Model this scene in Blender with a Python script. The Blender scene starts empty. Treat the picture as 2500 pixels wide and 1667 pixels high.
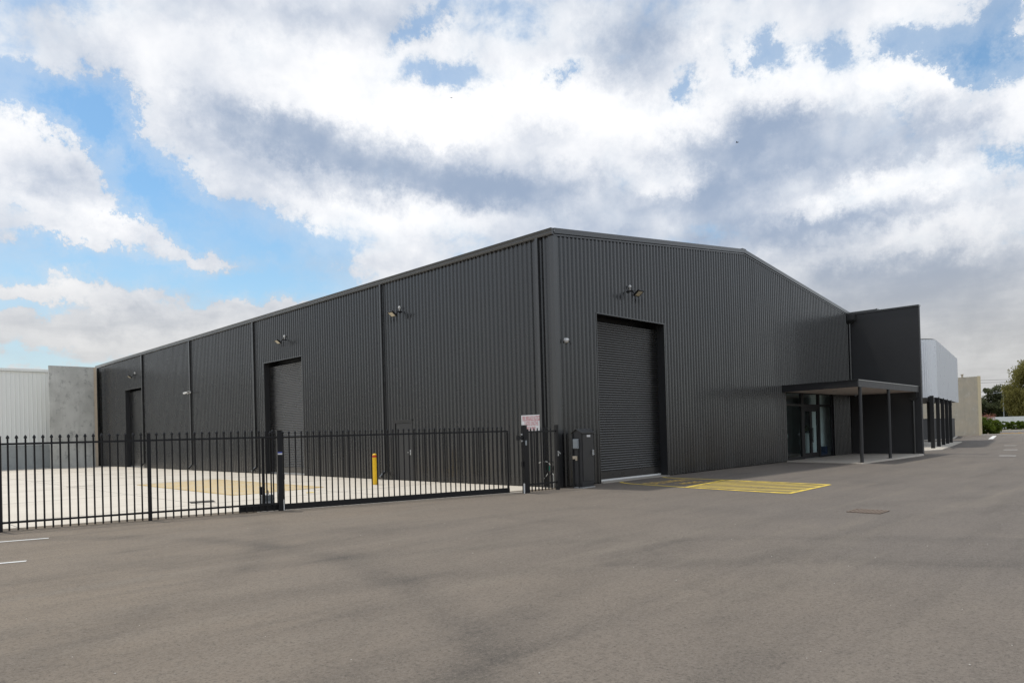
import bpy, bmesh, math, random
from mathutils import Vector, Matrix
import numpy as np
R = math.radians
random.seed(7)
scene = bpy.context.scene
COL = scene.collection

# ------------------------------------------------------------------ camera
YAW, PITCH, ROLL = R(-45.155), R(0.494), R(-1.575)
fwd = Vector((-math.sin(YAW) * math.cos(PITCH), math.cos(YAW) * math.cos(PITCH), math.sin(PITCH)))
right = Vector((math.cos(YAW), math.sin(YAW), 0))
up = right.cross(fwd)
r2 = math.cos(ROLL) * right + math.sin(ROLL) * up
u2 = -math.sin(ROLL) * right + math.cos(ROLL) * up
cam_data = bpy.data.cameras.new("camera")
cam_data.sensor_width = 36.0
cam_data.sensor_fit = 'HORIZONTAL'
cam_data.lens = 36.0 * 1697.661 / 2500.0
cam_data.shift_y = 207.98 / 2500.0
cam_data.clip_start = 0.1
cam_data.clip_end = 3000
cam = bpy.data.objects.new("camera", cam_data)
COL.objects.link(cam)
M = Matrix.Identity(4)
for i in range(3):
    M[i][0], M[i][1], M[i][2] = r2[i], u2[i], -fwd[i]
M[0][3], M[1][3], M[2][3] = -15.292, -13.326, 1.65
cam.matrix_world = M
scene.camera = cam

# ------------------------------------------------------------------ exposure
EXPOSURE = 1.05
vs = scene.view_settings
vs.view_transform = 'Standard'
vs.look = 'None'
vs.exposure = EXPOSURE
vs.gamma = 1.0
vs.use_curve_mapping = False
scene.cycles.use_denoising = True
scene.cycles.denoising_input_passes = 'RGB_ALBEDO_NORMAL'
scene.cycles.denoising_prefilter = 'ACCURATE'
scene.cycles.max_bounces = 7
scene.cycles.transparent_max_bounces = 12
scene.cycles.caustics_reflective = False
scene.cycles.caustics_refractive = False

# ------------------------------------------------------------------ sun
SUN_DIR = Vector((-0.07, 0.36, 1.0)).normalized()     # towards the sun
sun_data = bpy.data.lights.new("sun", 'SUN')
sun_data.energy = 1.0
sun_data.angle = R(2.2)
sun_data.color = (1.0, 0.95, 0.86)
sun = bpy.data.objects.new("sun", sun_data)
COL.objects.link(sun)
sun.rotation_euler = SUN_DIR.to_track_quat('Z', 'Y').to_euler()
sun.location = (0, 0, 40)


# ------------------------------------------------------------------ node helper
class NT:
    def __init__(self, tree):
        self.t = tree
        self.n = tree.nodes
        self.l = tree.links

    def new(self, typ, **kw):
        nd = self.n.new(typ)
        for k, v in kw.items():
            setattr(nd, k, v)
        return nd

    def put(self, sock, v):
        if hasattr(v, 'is_linked') or isinstance(v, bpy.types.NodeSocket):
            self.l.new(v, sock)
        elif v is not None:
            sock.default_value = v

    def math(self, op, a, b=None, c=None, clamp=False):
        nd = self.new('ShaderNodeMath', operation=op, use_clamp=clamp)
        self.put(nd.inputs[0], a)
        if b is not None: self.put(nd.inputs[1], b)
        if c is not None: self.put(nd.inputs[2], c)
        return nd.outputs[0]

    def vmath(self, op, a, b=None):
        nd = self.new('ShaderNodeVectorMath', operation=op)
        self.put(nd.inputs[0], a)
        if b is not None: self.put(nd.inputs[1], b)
        return nd.outputs[0]

    def noise(self, vec, scale, detail=4, rough=0.55, dist=0.0, out='Fac'):
        nd = self.new('ShaderNodeTexNoise')
        self.put(nd.inputs['Vector'], vec)
        nd.inputs['Scale'].default_value = scale
        nd.inputs['Detail'].default_value = detail
        nd.inputs['Roughness'].default_value = rough
        nd.inputs['Distortion'].default_value = dist
        return nd.outputs[out]

    def mapr(self, v, a, b, c=0.0, d=1.0, smooth=True):
        nd = self.new('ShaderNodeMapRange', interpolation_type='SMOOTHSTEP' if smooth else 'LINEAR')
        self.put(nd.inputs['Value'], v)
        nd.inputs['From Min'].default_value = a
        nd.inputs['From Max'].default_value = b
        nd.inputs['To Min'].default_value = c
        nd.inputs['To Max'].default_value = d
        return nd.outputs['Result']

    def mix(self, f, a, b, blend='MIX'):
        nd = self.new('ShaderNodeMix', data_type='RGBA', blend_type=blend)
        self.put(nd.inputs['Factor'], f)
        for s, v in ((nd.inputs[6], a), (nd.inputs[7], b)):
            self.put(s, (*v, 1.0) if isinstance(v, tuple) and len(v) == 3 else v)
        return nd.outputs[2]

    def mapping(self, vec, loc=(0, 0, 0), rot=(0, 0, 0), scale=(1, 1, 1), kind='POINT'):
        nd = self.new('ShaderNodeMapping', vector_type=kind)
        self.put(nd.inputs['Vector'], vec)
        nd.inputs['Location'].default_value = loc
        nd.inputs['Rotation'].default_value = rot
        nd.inputs['Scale'].default_value = scale
        return nd.outputs[0]


# ------------------------------------------------------------------ world: sky with broken cloud
world = bpy.data.worlds.new("World")
scene.world = world
world.use_nodes = True
world.node_tree.nodes.clear()
w = NT(world.node_tree)
SKY_STRENGTH = 0.1
sky = w.new('ShaderNodeTexSky', sky_type='NISHITA')
sky.sun_disc = False
sky.sun_elevation = math.asin(SUN_DIR.z)
sky.sun_rotation = math.atan2(SUN_DIR.x, SUN_DIR.y)
sky.air_density = 1.0
sky.dust_density = 0.6
sky.ozone_density = 1.3
# cloud layout: (azimuth deg, elevation deg, half width, half height, tilt deg, weight)
COV = [(10.5, 22.8, 4.6, 1.5, -4.0, -1.02), (14.6, 23.5, 5.2, 2.1, 33.0, -1.1), (14.8, 21.0, 2.8, 4.1, -23.0, -1.3), (17.5, 18.0, 4.5, 3.2, -46.0, -1.4), (22.2, 16.3, 7.3, 2.2, -10.0, -1.25), (24.5, 12.8, 9.0, 2.2, -5.0, -1.25), (11.5, 12.6, 6.3, 1.5, 6.0, -1.2), (10.3, 9.4, 4.5, 0.8, -1.0, -0.9), (20.0, 11.3, 7.5, 1.5, -2.0, -1.2), (11.1, 6.1, 6.0, 1.1, -1.0, -0.77), (29.4, 14.9, 6.3, 2.1, 2.0, -0.68), (27.5, 12.1, 4.9, 1.9, 2.0, -0.51), (38.0, 30.1, 3.12, 1.1, 21.0, -0.81), (40.5, 27.3, 5.0, 1.1, -2.0, -0.89), (50.1, 26.7, 1.88, 0.88, 5.0, -0.81), (60.7, 25.7, 1.75, 0.99, -24.0, -0.73), (65.9, 26.4, 1.88, 1.21, -34.0, -0.81), (69.8, 26.0, 5.88, 0.88, -20.0, -0.48), (74.6, 25.7, 1.75, 0.88, -31.0, -0.73), (77.9, 24.2, 3.3, 1.6, -20.0, -1.02), (80.9, 24.8, 2.8, 1.8, -65.0, -1.19), (79.9, 22.1, 2.3, 1.9, -66.0, -1.1), (81.8, 17.2, 1.9, 1.4, -34.0, -0.59), (81.4, 12.7, 1.3, 1.0, -11.0, -0.42), (10.8, 18.9, 5.0, 3.0, -31.0, 1.2), (15.2, 17.2, 2.6, 1.7, -20.0, 0.7), (15.8, 19.7, 1.3, 1.4, 9.0, 1.2), (16.5, 14.4, 6.5, 1.1, -12.0, 1.35), (13.4, 14.8, 3.9, 1.1, 7.0, 0.5), (23.3, 13.5, 4.0, 0.8, -5.0, 1.2), (12.2, 11.8, 2.2, 0.9, -15.0, 1.2), (12.4, 10.2, 6.2, 0.9, 2.0, 1.2), (16.8, 7.8, 11.8, 1.7, 5.0, 1.1), (27.4, 9.2, 7.7, 1.5, 6.0, 0.8), (17.2, 26.0, 6.0, 2.3, 1.0, 0.7), (81.5, 23.5, 1.7, 1.2, -34.0, 1.2), (76.1, 22.8, 4.7, 1.8, -44.0, 0.8), (81.2, 19.3, 2.2, 1.3, -34.0, 0.9), (54.2, 22.8, 29.8, 7.4, -5.0, 0.5), (34.2, 25.1, 16.6, 6.5, -7.0, 0.5), (23.5, 21.2, 6.8, 4.2, -29.0, 0.7), (76.0, 7.0, 16.0, 8.0, 0.0, 0.9), (34.0, 14.5, 6.0, 3.0, -10.0, 0.6)]
DARK = [(27.5, 23.5, 5.7, 2.0, -8.0, 0.9), (32.7, 21.0, 10.5, 2.2, -8.0, 1.0), (43.3, 20.0, 7.8, 1.8, -5.0, 0.75), (50.1, 18.9, 5.0, 1.8, -3.0, 0.6), (56.7, 29.3, 3.7, 3.9, -57.0, 1.0), (66.2, 21.6, 7.6, 2.1, 2.0, 0.95), (71.8, 19.0, 6.3, 1.6, 8.0, 0.75), (61.5, 18.6, 5.7, 2.9, 18.0, 0.9), (63.5, 14.5, 9.7, 1.8, 4.0, 0.7), (71.1, 14.7, 8.1, 1.5, 7.0, 0.6), (78.2, 19.3, 4.0, 1.8, -41.0, 0.5), (30.5, 30.4, 10.1, 1.4, 2.0, 0.5), (13.2, 26.1, 2.9, 2.6, -19.0, 0.45), (54.0, 15.9, 8.6, 1.9, 1.0, 0.6), (75.9, 8.9, 10.5, 3.1, -1.0, 0.5), (23.5, 19.5, 4.1, 1.8, -30.0, 0.35), (25.2, 18.5, 4.6, 1.5, -20.0, 0.35), (72.6, 11.0, 10.0, 1.8, 4.0, 0.5), (16.1, 8.6, 10.4, 0.9, 5.0, 0.4), (11.8, 18.0, 3.4, 1.3, -13.0, 0.5), (17.5, 14.1, 6.5, 0.7, -11.0, 0.4), (37.1, 13.9, 8.3, 1.9, 0.0, 0.3), (48.5, 23.1, 5.4, 1.7, -3.0, 0.35), (80.0, 6.0, 14.0, 5.5, 0.0, 0.6), (26.3, 25.0, 3.6, 1.4, -3.0, -0.3), (38.4, 24.4, 6.6, 1.4, -3.0, -0.5), (29.5, 17.1, 6.7, 1.5, -17.0, -0.5), (37.2, 17.0, 5.6, 1.4, 1.0, -0.4), (48.6, 25.7, 6.8, 1.7, -3.0, -0.5), (59.0, 19.4, 2.2, 0.9, 3.0, -0.6), (58.5, 15.6, 2.9, 1.2, 5.0, -0.6), (56.2, 23.7, 6.6, 1.4, -5.0, -0.4), (71.1, 23.9, 7.2, 1.5, -20.0, -0.5), (68.3, 23.2, 4.4, 1.1, -10.0, -0.4), (76.1, 16.3, 6.3, 0.8, 5.0, -0.6), (70.9, 16.4, 6.9, 0.7, 14.0, -0.5), (78.0, 13.0, 5.3, 1.1, -4.0, -0.5), (74.7, 11.9, 5.1, 0.9, -3.0, -0.3)]
dirv = w.new('ShaderNodeTexCoord').outputs['Generated']
sep = w.new('ShaderNodeSeparateXYZ')
w.l.new(dirv, sep.inputs[0])
dx, dy, dz = sep.outputs
az = w.math('MULTIPLY', w.math('ARCTAN2', dx, dy), 57.29578)
el = w.math('MULTIPLY', w.math('ARCSINE', dz), 57.29578)


def wander(scale, detail, rough):
    c = w.noise(dirv, scale, detail, rough, out='Color')
    q = w.new('ShaderNodeSeparateXYZ')
    w.l.new(c, q.inputs[0])
    return w.math('SUBTRACT', q.outputs[0], 0.5), w.math('SUBTRACT', q.outputs[1], 0.5)


a1, e1 = wander(6.0, 3, 0.5)
a2, e2 = wander(17.0, 9, 0.74)
azw = w.math('MULTIPLY_ADD', a2, 8.5, w.math('MULTIPLY_ADD', a1, 3.5, az))
elw = w.math('MULTIPLY_ADD', e2, 5.0, w.math('MULTIPLY_ADD', e1, 2.0, el))
cmb = w.new('ShaderNodeCombineXYZ')
w.l.new(azw, cmb.inputs[0]); w.l.new(elw, cmb.inputs[1])


def field(blobs, grow):
    acc = 0.0
    for a, e, sa, sb, rt, wt in blobs:
        m = w.mapping(cmb.outputs[0], (a, e, 0), (0, 0, R(rt)), (sa * grow, sb * grow, 1), 'TEXTURE')
        g = w.new('ShaderNodeTexGradient', gradient_type='SPHERICAL')
        w.l.new(m, g.inputs[0])
        acc = w.math('MULTIPLY_ADD', g.outputs[1], wt, acc)
    return acc


cov = field(COV, 1.3)
drk = field(DARK, 1.55)
zden = w.math('ADD', w.math('MAXIMUM', dz, 0.0), 0.14)
pc = w.new('ShaderNodeCombineXYZ')
w.l.new(w.math('DIVIDE', dx, zden), pc.inputs[0]); w.l.new(w.math('DIVIDE', dy, zden), pc.inputs[1])
pvec = pc.outputs[0]
warp = w.noise(pvec, 1.6, 3, 0.5, out='Color')
pw = w.vmath('ADD', pvec, w.vmath('MULTIPLY', w.vmath('SUBTRACT', warp, (0.5, 0.5, 0.5)), (0.45, 0.45, 0.0)))
n_big = w.noise(pw, 1.1, 3, 0.5)
n_mid = w.noise(pw, 2.6, 9, 0.58)
n_fine = w.noise(dirv, 16.0, 9, 0.6, 0.15)
n_puff = w.noise(dirv, 11.0, 5, 0.5, 0.1)
n_pup = w.noise(w.vmath('ADD', dirv, (0.004, 0.006, 0.010)), 11.0, 5, 0.5, 0.1)
relief = w.math('SUBTRACT', n_puff, n_pup)
dens = w.math('ADD', w.math('MULTIPLY', cov, 0.8), 0.60)
dens = w.math('MULTIPLY_ADD', w.math('SUBTRACT', n_big, 0.5), 0.5, dens)
dens = w.math('MULTIPLY_ADD', w.math('SUBTRACT', n_mid, 0.5), 1.3, dens)
dens = w.math('MULTIPLY_ADD', w.math('SUBTRACT', n_fine, 0.5), 1.1, dens)
mask = w.math('MAXIMUM', w.mapr(dens, 0.12, 0.68), w.mapr(dens, -0.75, 0.45, 0.0, 0.42))
shade = w.math('MULTIPLY_ADD', w.math('SUBTRACT', n_mid, 0.5), 0.9, w.math('MULTIPLY', drk, 0.80))
shade = w.math('MULTIPLY_ADD', w.math('SUBTRACT', n_puff, 0.5), 0.9, shade)
shade = w.math('MULTIPLY_ADD', w.math('SUBTRACT', n_big, 0.5), 0.5, shade)
shade = w.math('SUBTRACT', shade, w.math('MULTIPLY', relief, 1.6))
shade = w.mapr(shade, -0.44, 1.05, 0.0, 1.0)
low = w.mapr(el, 2.0, 17.0)
white_c = w.mix(w.mapr(dens, 0.3, 1.0), (3.75, 4.05, 4.4), (5.15, 5.15, 5.2))
white_c = w.mix(low, (3.5, 3.5, 3.48), white_c)
grey_c = w.mix(low, (2.25, 2.25, 2.24), (1.66, 2.08, 2.80))
cloud_c = w.mix(shade, white_c, grey_c)
blue_c = w.mix(1.0, sky.outputs[0], (0.55, 0.71, 0.73), 'MULTIPLY')
blue_c = w.mix(w.mapr(el, 0.0, 18.0, 0.6, 0.0, False), blue_c, (2.5, 3.1, 3.4))
sky_c = w.mix(mask, blue_c, cloud_c)
bgn = w.new('ShaderNodeBackground')
w.l.new(sky_c, bgn.inputs[0])
bgn.inputs[1].default_value = SKY_STRENGTH
wo = w.new('ShaderNodeOutputWorld')
w.l.new(bgn.outputs[0], wo.inputs[0])


# ------------------------------------------------------------------ materials
def base_mat(name, color, rough=0.5, metal=0.0, spec=0.5):
    m = bpy.data.materials.new(name)
    m.use_nodes = True
    t = NT(m.node_tree)
    b = m.node_tree.nodes['Principled BSDF']
    b.inputs['Base Color'].default_value = (*color, 1)
    b.inputs['Roughness'].default_value = rough
    b.inputs['Metallic'].default_value = metal
    b.inputs['Specular IOR Level'].default_value = spec
    return m, t, b


def coords(t):
    return t.new('ShaderNodeTexCoord').outputs['Object']


def gpos(t):
    return t.new('ShaderNodeNewGeometry').outputs['Position']


def bump(t, b, h, strength=0.3, dist=0.01):
    nd = t.new('ShaderNodeBump')
    nd.inputs['Strength'].default_value = strength
    nd.inputs['Distance'].default_value = dist
    t.l.new(h, nd.inputs['Height'])
    t.l.new(nd.outputs[0], b.inputs['Normal'])


def simple(name, color, rough=0.5, metal=0.0, spec=0.5, var=0.12, scale=6.0, bumps=0.0):
    m, t, b = base_mat(name, color, rough, metal, spec)
    n = t.noise(gpos(t), scale, 5, 0.6)
    lo = tuple(c * (1 - var) for c in color)
    hi = tuple(min(1, c * (1 + var)) for c in color)
    t.l.new(t.mix(n, lo, hi), b.inputs['Base Color'])
    t.l.new(t.mapr(n, 0.2, 0.8, max(0.02, rough - 0.06), min(1, rough + 0.06), False), b.inputs['Roughness'])
    if bumps:
        bump(t, b, t.noise(gpos(t), scale * 8, 4, 0.6), bumps, 0.004)
    return m


MAT = {}


def clad_mat(name, color, rough):
    m, t, b = base_mat(name, color, rough, 0.0, 0.45)
    b.inputs['Coat Weight'].default_value = 0.74
    b.inputs['Coat Roughness'].default_value = 0.22
    b.inputs['Coat IOR'].default_value = 1.55
    p = gpos(t)
    streak = t.noise(t.mapping(p, scale=(3.0, 3.0, 0.12)), 1.6, 5, 0.6)
    info = t.new('ShaderNodeObjectInfo').outputs['Random']
    c = t.mix(streak, tuple(x * 0.82 for x in color), tuple(x * 1.2 for x in color))
    c = t.mix(t.mapr(info, 0, 1, 0.0, 0.6, False), c, tuple(x * 1.35 for x in color))
    dust = t.math('MULTIPLY', t.mapr(t.noise(p, 1.1, 3, 0.5), 0.5, 0.8), 0.03)
    sepz = t.new('ShaderNodeSeparateXYZ'); t.l.new(p, sepz.inputs[0])
    splash = t.math('MULTIPLY', t.mapr(sepz.outputs[2], 0.0, 0.5, 0.16, 0.0), t.noise(p, 5.0, 5, 0.6))
    c = t.mix(t.math('ADD', dust, splash, clamp=True), c, (0.12, 0.10, 0.08))
    t.l.new(c, b.inputs['Base Color'])
    t.l.new(t.mapr(t.noise(p, 0.9, 4, 0.6), 0.2, 0.8, rough - 0.07, rough + 0.07, False), b.inputs['Roughness'])
    t.l.new(t.mapr(info, 0, 1, 0.14, 0.27, False), b.inputs['Coat Roughness'])
    bump(t, b, t.noise(t.mapping(p, scale=(1, 1, 0.35)), 1.2, 2, 0.4), 0.05, 0.02)
    return m


MAT['clad'] = clad_mat('dark_cladding', (0.0095, 0.0097, 0.0106), 0.27)
MAT['slat'] = clad_mat('roller_slat_paint', (0.014, 0.014, 0.0144), 0.29)
MAT['trim'] = clad_mat('dark_flashing', (0.026, 0.0265, 0.0275), 0.32)
MAT['jamb'] = simple('dark_jamb', (0.022, 0.023, 0.026), 0.5)
MAT['render'] = simple('dark_render', (0.036, 0.036, 0.038), 0.62, var=0.2, scale=0.8, bumps=0.1)
MAT['black'] = simple('black_powdercoat', (0.007, 0.007, 0.009), 0.42, spec=0.35)
MAT['black_matt'] = simple('black_steel', (0.014, 0.014, 0.015), 0.55)
MAT['white'] = simple('white_plastic', (0.75, 0.75, 0.74), 0.35, var=0.05)
MAT['lens'] = simple('lamp_lens', (0.55, 0.50, 0.38), 0.2, var=0.08)
MAT['galv'] = simple('galvanised_steel', (0.55, 0.56, 0.57), 0.42, 0.7)
MAT['grey_plastic'] = simple('grey_plastic', (0.30, 0.33, 0.35), 0.4)
MAT['cream_plastic'] = simple('cream_plastic', (0.55, 0.47, 0.36), 0.45)
MAT['yellow'] = simple('bollard_yellow', (0.85, 0.52, 0.01), 0.4, var=0.08)
MAT['red'] = simple('reflective_red', (0.55, 0.05, 0.02), 0.35)
MAT['sign_white'] = simple('sign_white', (0.72, 0.72, 0.74), 0.4, var=0.04)
MAT['sign_red'] = simple('sign_red', (0.5, 0.03, 0.05), 0.45, var=0.05)
MAT['blue'] = simple('sticker_blue', (0.06, 0.09, 0.4), 0.4)
MAT['fascia'] = simple('canopy_fascia_paint', (0.034, 0.034, 0.036), 0.5)
MAT['soffit'] = simple('pale_soffit', (0.66, 0.56, 0.49), 0.7, var=0.06)
MAT['plaster'] = simple('interior_plaster', (0.80, 0.84, 0.84), 0.8, var=0.04)
MAT['int_dark'] = simple('interior_dark', (0.03, 0.03, 0.033), 0.5)
MAT['int_floor'] = simple('interior_floor', (0.16, 0.14, 0.11), 0.3)
MAT['dark_blue'] = simple('dark_blue_plastic', (0.012, 0.03, 0.085), 0.4)
MAT['stone_white'] = simple('white_benchtop', (0.7, 0.72, 0.72), 0.3, var=0.04)
MAT['trunk'] = simple('bark', (0.09, 0.07, 0.055), 0.85, var=0.3, scale=3)
MAT['rust'] = simple('rusty_steel', (0.2, 0.15, 0.115), 0.75, 0.1, var=0.35, scale=20)
MAT['kerb'] = simple('pale_kerb', (0.62, 0.57, 0.5), 0.8, var=0.12, scale=2)
MAT['white_fence'] = simple('white_fence_paint', (0.82, 0.84, 0.84), 0.5, var=0.06, scale=0.6)
MAT['far_fence'] = simple('charcoal_fence', (0.06, 0.062, 0.066), 0.5, var=0.2)
MAT['pole'] = simple('pole_grey', (0.36, 0.40, 0.43), 0.5)
MAT['pot'] = simple('dark_pot', (0.05, 0.05, 0.05), 0.5)
MAT['door_paint'] = simple('dark_door_paint', (0.032, 0.032, 0.034), 0.4)
MAT['hose'] = simple('white_conduit', (0.6, 0.6, 0.56), 0.5)
MAT['green'] = simple('green_fitting', (0.02, 0.3, 0.2), 0.45)
MAT['cream_edge'] = simple('cream_edge_strip', (0.7, 0.6, 0.4), 0.7, var=0.1)
MAT['wood_tan'] = simple('tan_jamb', (0.62, 0.52, 0.40), 0.8, var=0.15)
MAT['bird'] = simple('dark_feather', (0.02, 0.02, 0.025), 0.7)
MAT['pebble'] = simple('pale_pebble', (0.5, 0.47, 0.43), 0.8, var=0.3, scale=30)
MAT['twig'] = simple('dry_twig', (0.06, 0.045, 0.03), 0.9)


def silver_mat():
    m, t, b = base_mat('zinc_aluminium', (0.72, 0.75, 0.80), 0.34, 0.4)
    p = gpos(t)
    n = t.noise(t.mapping(p, scale=(1, 1, 0.15)), 3.0, 5, 0.6)
    t.l.new(t.mix(n, (0.8, 0.83, 0.88), (0.92, 0.94, 0.97)), b.inputs['Base Color'])
    t.l.new(t.mapr(n, 0.2, 0.8, 0.24, 0.36, False), b.inputs['Roughness'])
    return m


MAT['silver'] = silver_mat()


def white_clad():
    m, t, b = base_mat('white_cladding', (0.62, 0.63, 0.61), 0.5)
    p = gpos(t)
    n = t.noise(t.mapping(p, scale=(1, 1, 0.12)), 1.2, 5, 0.6)
    t.l.new(t.mix(n, (0.76, 0.78, 0.76), (0.84, 0.85, 0.83)), b.inputs['Base Color'])
    return m


MAT['white_clad'] = white_clad()


def concrete_panel(name, c0, c1, c2, stain=0.75):
    m, t, b = base_mat(name, c0, 0.85, spec=0.25)
    p = gpos(t)
    n1 = t.noise(p, 0.8, 6, 0.62, 0.3)
    n2 = t.noise(t.mapping(p, scale=(1, 1, 0.75)), 2.6, 10, 0.72, 0.1)
    run = t.noise(t.mapping(p, scale=(4, 4, 0.35)), 1.0, 6, 0.6)
    c = t.mix(t.mapr(n1, 0.3, 0.72), c0, c1)
    c = t.mix(t.math('MULTIPLY', t.mapr(n2, 0.50, 0.70), stain), c, c2)
    c = t.mix(t.math('MULTIPLY', t.mapr(run, 0.5, 0.75), 0.35), c, tuple(x * 0.6 for x in c0))
    t.l.new(c, b.inputs['Base Color'])
    bump(t, b, n2, 0.35, 0.02)
    return m


MAT['panel_grey'] = concrete_panel('grey_precast', (0.62, 0.62, 0.59), (0.47, 0.47, 0.445), (0.22, 0.225, 0.22))
MAT['panel_tan'] = concrete_panel('tan_precast', (0.56, 0.49, 0.38), (0.48, 0.44, 0.36), (0.66, 0.62, 0.55), 0.5)
MAT['dado'] = concrete_panel('dado_concrete', (0.4, 0.42, 0.42), (0.34, 0.36, 0.36), (0.28, 0.30, 0.30))


ARCS = [(-19.0, -4.4, 8.75, 0.45, 0.34), (-14.6, -15.5, 9.6, 0.5, 0.3), (-14.6, -15.5, 11.4, 0.4, 0.24), (-5.0, -22.0, 12.5, 0.6, 0.26), (-5.0, -22.0, 14.3, 0.5, 0.2), (-22.0, 4.0, 13.5, 0.5, 0.24)]


def asphalt_mat():
    m, t, b = base_mat('asphalt', (0.1, 0.09, 0.08), 0.82, spec=0.3)
    p = gpos(t)
    big = t.noise(p, 0.16, 5, 0.55, 0.4)
    mid = t.noise(p, 0.75, 6, 0.6, 0.5)
    streak = t.noise(t.mapping(p, rot=(0, 0, R(16)), scale=(0.22, 1.6, 1)), 1.0, 5, 0.55, 0.2)
    fine = t.noise(p, 55.0, 3, 0.7)
    grit = t.noise(p, 190.0, 2, 0.6)
    sx = t.new('ShaderNodeSeparateXYZ'); t.l.new(p, sx.inputs[0])
    warm = t.math('ADD', t.mapr(t.math('SUBTRACT', sx.outputs[0], sx.outputs[1]), -14.0, 10.0, 1.0, 0.0), t.math('MULTIPLY', t.math('SUBTRACT', big, 0.5), 1.2), clamp=True)
    base = t.mix(warm, (0.168, 0.144, 0.124), (0.228, 0.184, 0.139))
    patch = t.noise(p, 0.42, 7, 0.62, 0.9)
    dark = t.math('MULTIPLY', t.mapr(patch, 0.44, 0.72), 0.18)
    dark = t.math('MULTIPLY_ADD', t.mapr(mid, 0.46, 0.78), 0.12, dark)
    dark = t.math('MULTIPLY_ADD', t.mapr(streak, 0.5, 0.78), 0.18, dark)
    sw1 = t.noise(t.mapping(p, rot=(0, 0, R(62)), scale=(0.10, 1.1, 1)), 1.3, 6, 0.6, 0.5)
    sw2 = t.noise(t.mapping(p, rot=(0, 0, R(-28)), scale=(0.09, 0.8, 1)), 1.5, 6, 0.6, 0.6)
    dark = t.math('MULTIPLY_ADD', t.mapr(sw1, 0.52, 0.72), 0.2, dark)
    dark = t.math('MULTIPLY_ADD', t.mapr(sw2, 0.52, 0.72), 0.2, dark)
    light = t.math('MULTIPLY', t.mapr(sw1, 0.46, 0.28), 0.4)
    light = t.math('MULTIPLY_ADD', t.mapr(sw2, 0.46, 0.28), 0.4, light)
    # roller laps and tyre sweeps: arcs on the ground
    wob = t.vmath('ADD', p, t.vmath('MULTIPLY', t.vmath('SUBTRACT', t.noise(p, 0.5, 4, 0.6, out='Color'), (0.5, 0.5, 0.5)), (0.7, 0.7, 0.0)))
    for cx_, cy_, rad_, wd_, st_ in ARCS:
        dv = t.vmath('SUBTRACT', wob, (cx_, cy_, 0.004))
        ln_ = t.new('ShaderNodeVectorMath', operation='LENGTH'); t.l.new(dv, ln_.inputs[0])
        dd_ = t.math('ABSOLUTE', t.math('SUBTRACT', ln_.outputs['Value'], rad_))
        band = t.math('MULTIPLY', t.mapr(dd_, 0.0, wd_, 0.8, 0.0), t.mapr(mid, 0.3, 0.6, 0.35, 1.0))
        dark = t.math('MULTIPLY_ADD', band, st_, dark)
    c = t.mix(dark, base, (0.056, 0.05, 0.045))
    c = t.mix(t.math('MULTIPLY_ADD', t.mapr(mid, 0.46, 0.25), 0.3, light, clamp=True), c, (0.225, 0.192, 0.154))
    g0 = t.noise(p, 11.0, 4, 0.72)
    c = t.mix(t.math('MULTIPLY', t.mapr(g0, 0.5, 0.34), 0.22), c, (0.05, 0.045, 0.04))
    c = t.mix(t.math('MULTIPLY', t.mapr(g0, 0.52, 0.68), 0.2), c, (0.24, 0.21, 0.18))
    g1 = t.noise(p, 34.0, 4, 0.75)
    c = t.mix(t.math('MULTIPLY', t.mapr(g1, 0.5, 0.3), 0.6), c, (0.04, 0.036, 0.033))
    c = t.mix(t.math('MULTIPLY', t.mapr(g1, 0.52, 0.72), 0.5), c, (0.26, 0.23, 0.2))
    c = t.mix(t.math('MULTIPLY', t.mapr(fine, 0.46, 0.25), 0.6), c, (0.03, 0.028, 0.026))
    c = t.mix(t.math('MULTIPLY', t.mapr(grit, 0.54, 0.74), 0.6), c, (0.32, 0.29, 0.25))
    t.l.new(c, b.inputs['Base Color'])
    hgt = t.math('ADD', t.math('MULTIPLY', fine, 0.7), t.math('MULTIPLY', grit, 0.5))
    hgt = t.math('ADD', hgt, g1)
    bump(t, b, hgt, 0.6, 0.008)
    return m


MAT['asphalt'] = asphalt_mat()


def yard_mat(name, c0, c1, joints=True):
    m, t, b = base_mat(name, c0, 0.85, spec=0.25)
    p = gpos(t)
    n = t.noise(p, 0.35, 5, 0.6, 0.5)
    s = t.noise(t.mapping(p, rot=(0, 0, R(-10)), scale=(0.25, 1.2, 1)), 1.4, 5, 0.6)
    f = t.noise(p, 30.0, 4, 0.6)
    c = t.mix(t.mapr(n, 0.3, 0.7), c0, c1)
    c = t.mix(t.math('MULTIPLY', t.mapr(s, 0.52, 0.75), 0.3), c, tuple(x * 0.72 for x in c1))
    c = t.mix(t.math('MULTIPLY', f, 0.12), c, tuple(x * 0.6 for x in c1))
    t.l.new(c, b.inputs['Base Color'])
    bump(t, b, f, 0.2, 0.003)
    return m


MAT['yard'] = yard_mat('pale_concrete', (0.72, 0.66, 0.57), (0.65, 0.59, 0.505))
MAT['slab'] = yard_mat('exposed_slab', (0.46, 0.42, 0.37), (0.39, 0.355, 0.31))
MAT['slab_edge'] = yard_mat('slab_border', (0.62, 0.57, 0.5), (0.56, 0.51, 0.44))
MAT['strip'] = yard_mat('stained_strip', (0.2, 0.16, 0.115), (0.15, 0.125, 0.1))
MAT['joint'] = simple('joint_filler', (0.12, 0.11, 0.1), 0.9)
MAT['earth'] = yard_mat('mulch_bed', (0.3, 0.19, 0.1), (0.22, 0.15, 0.09))
MAT['verge'] = yard_mat('dry_verge', (0.2, 0.18, 0.12), (0.15, 0.14, 0.09))
MAT['road2'] = yard_mat('far_road', (0.16, 0.16, 0.17), (0.13, 0.13, 0.14))


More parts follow.
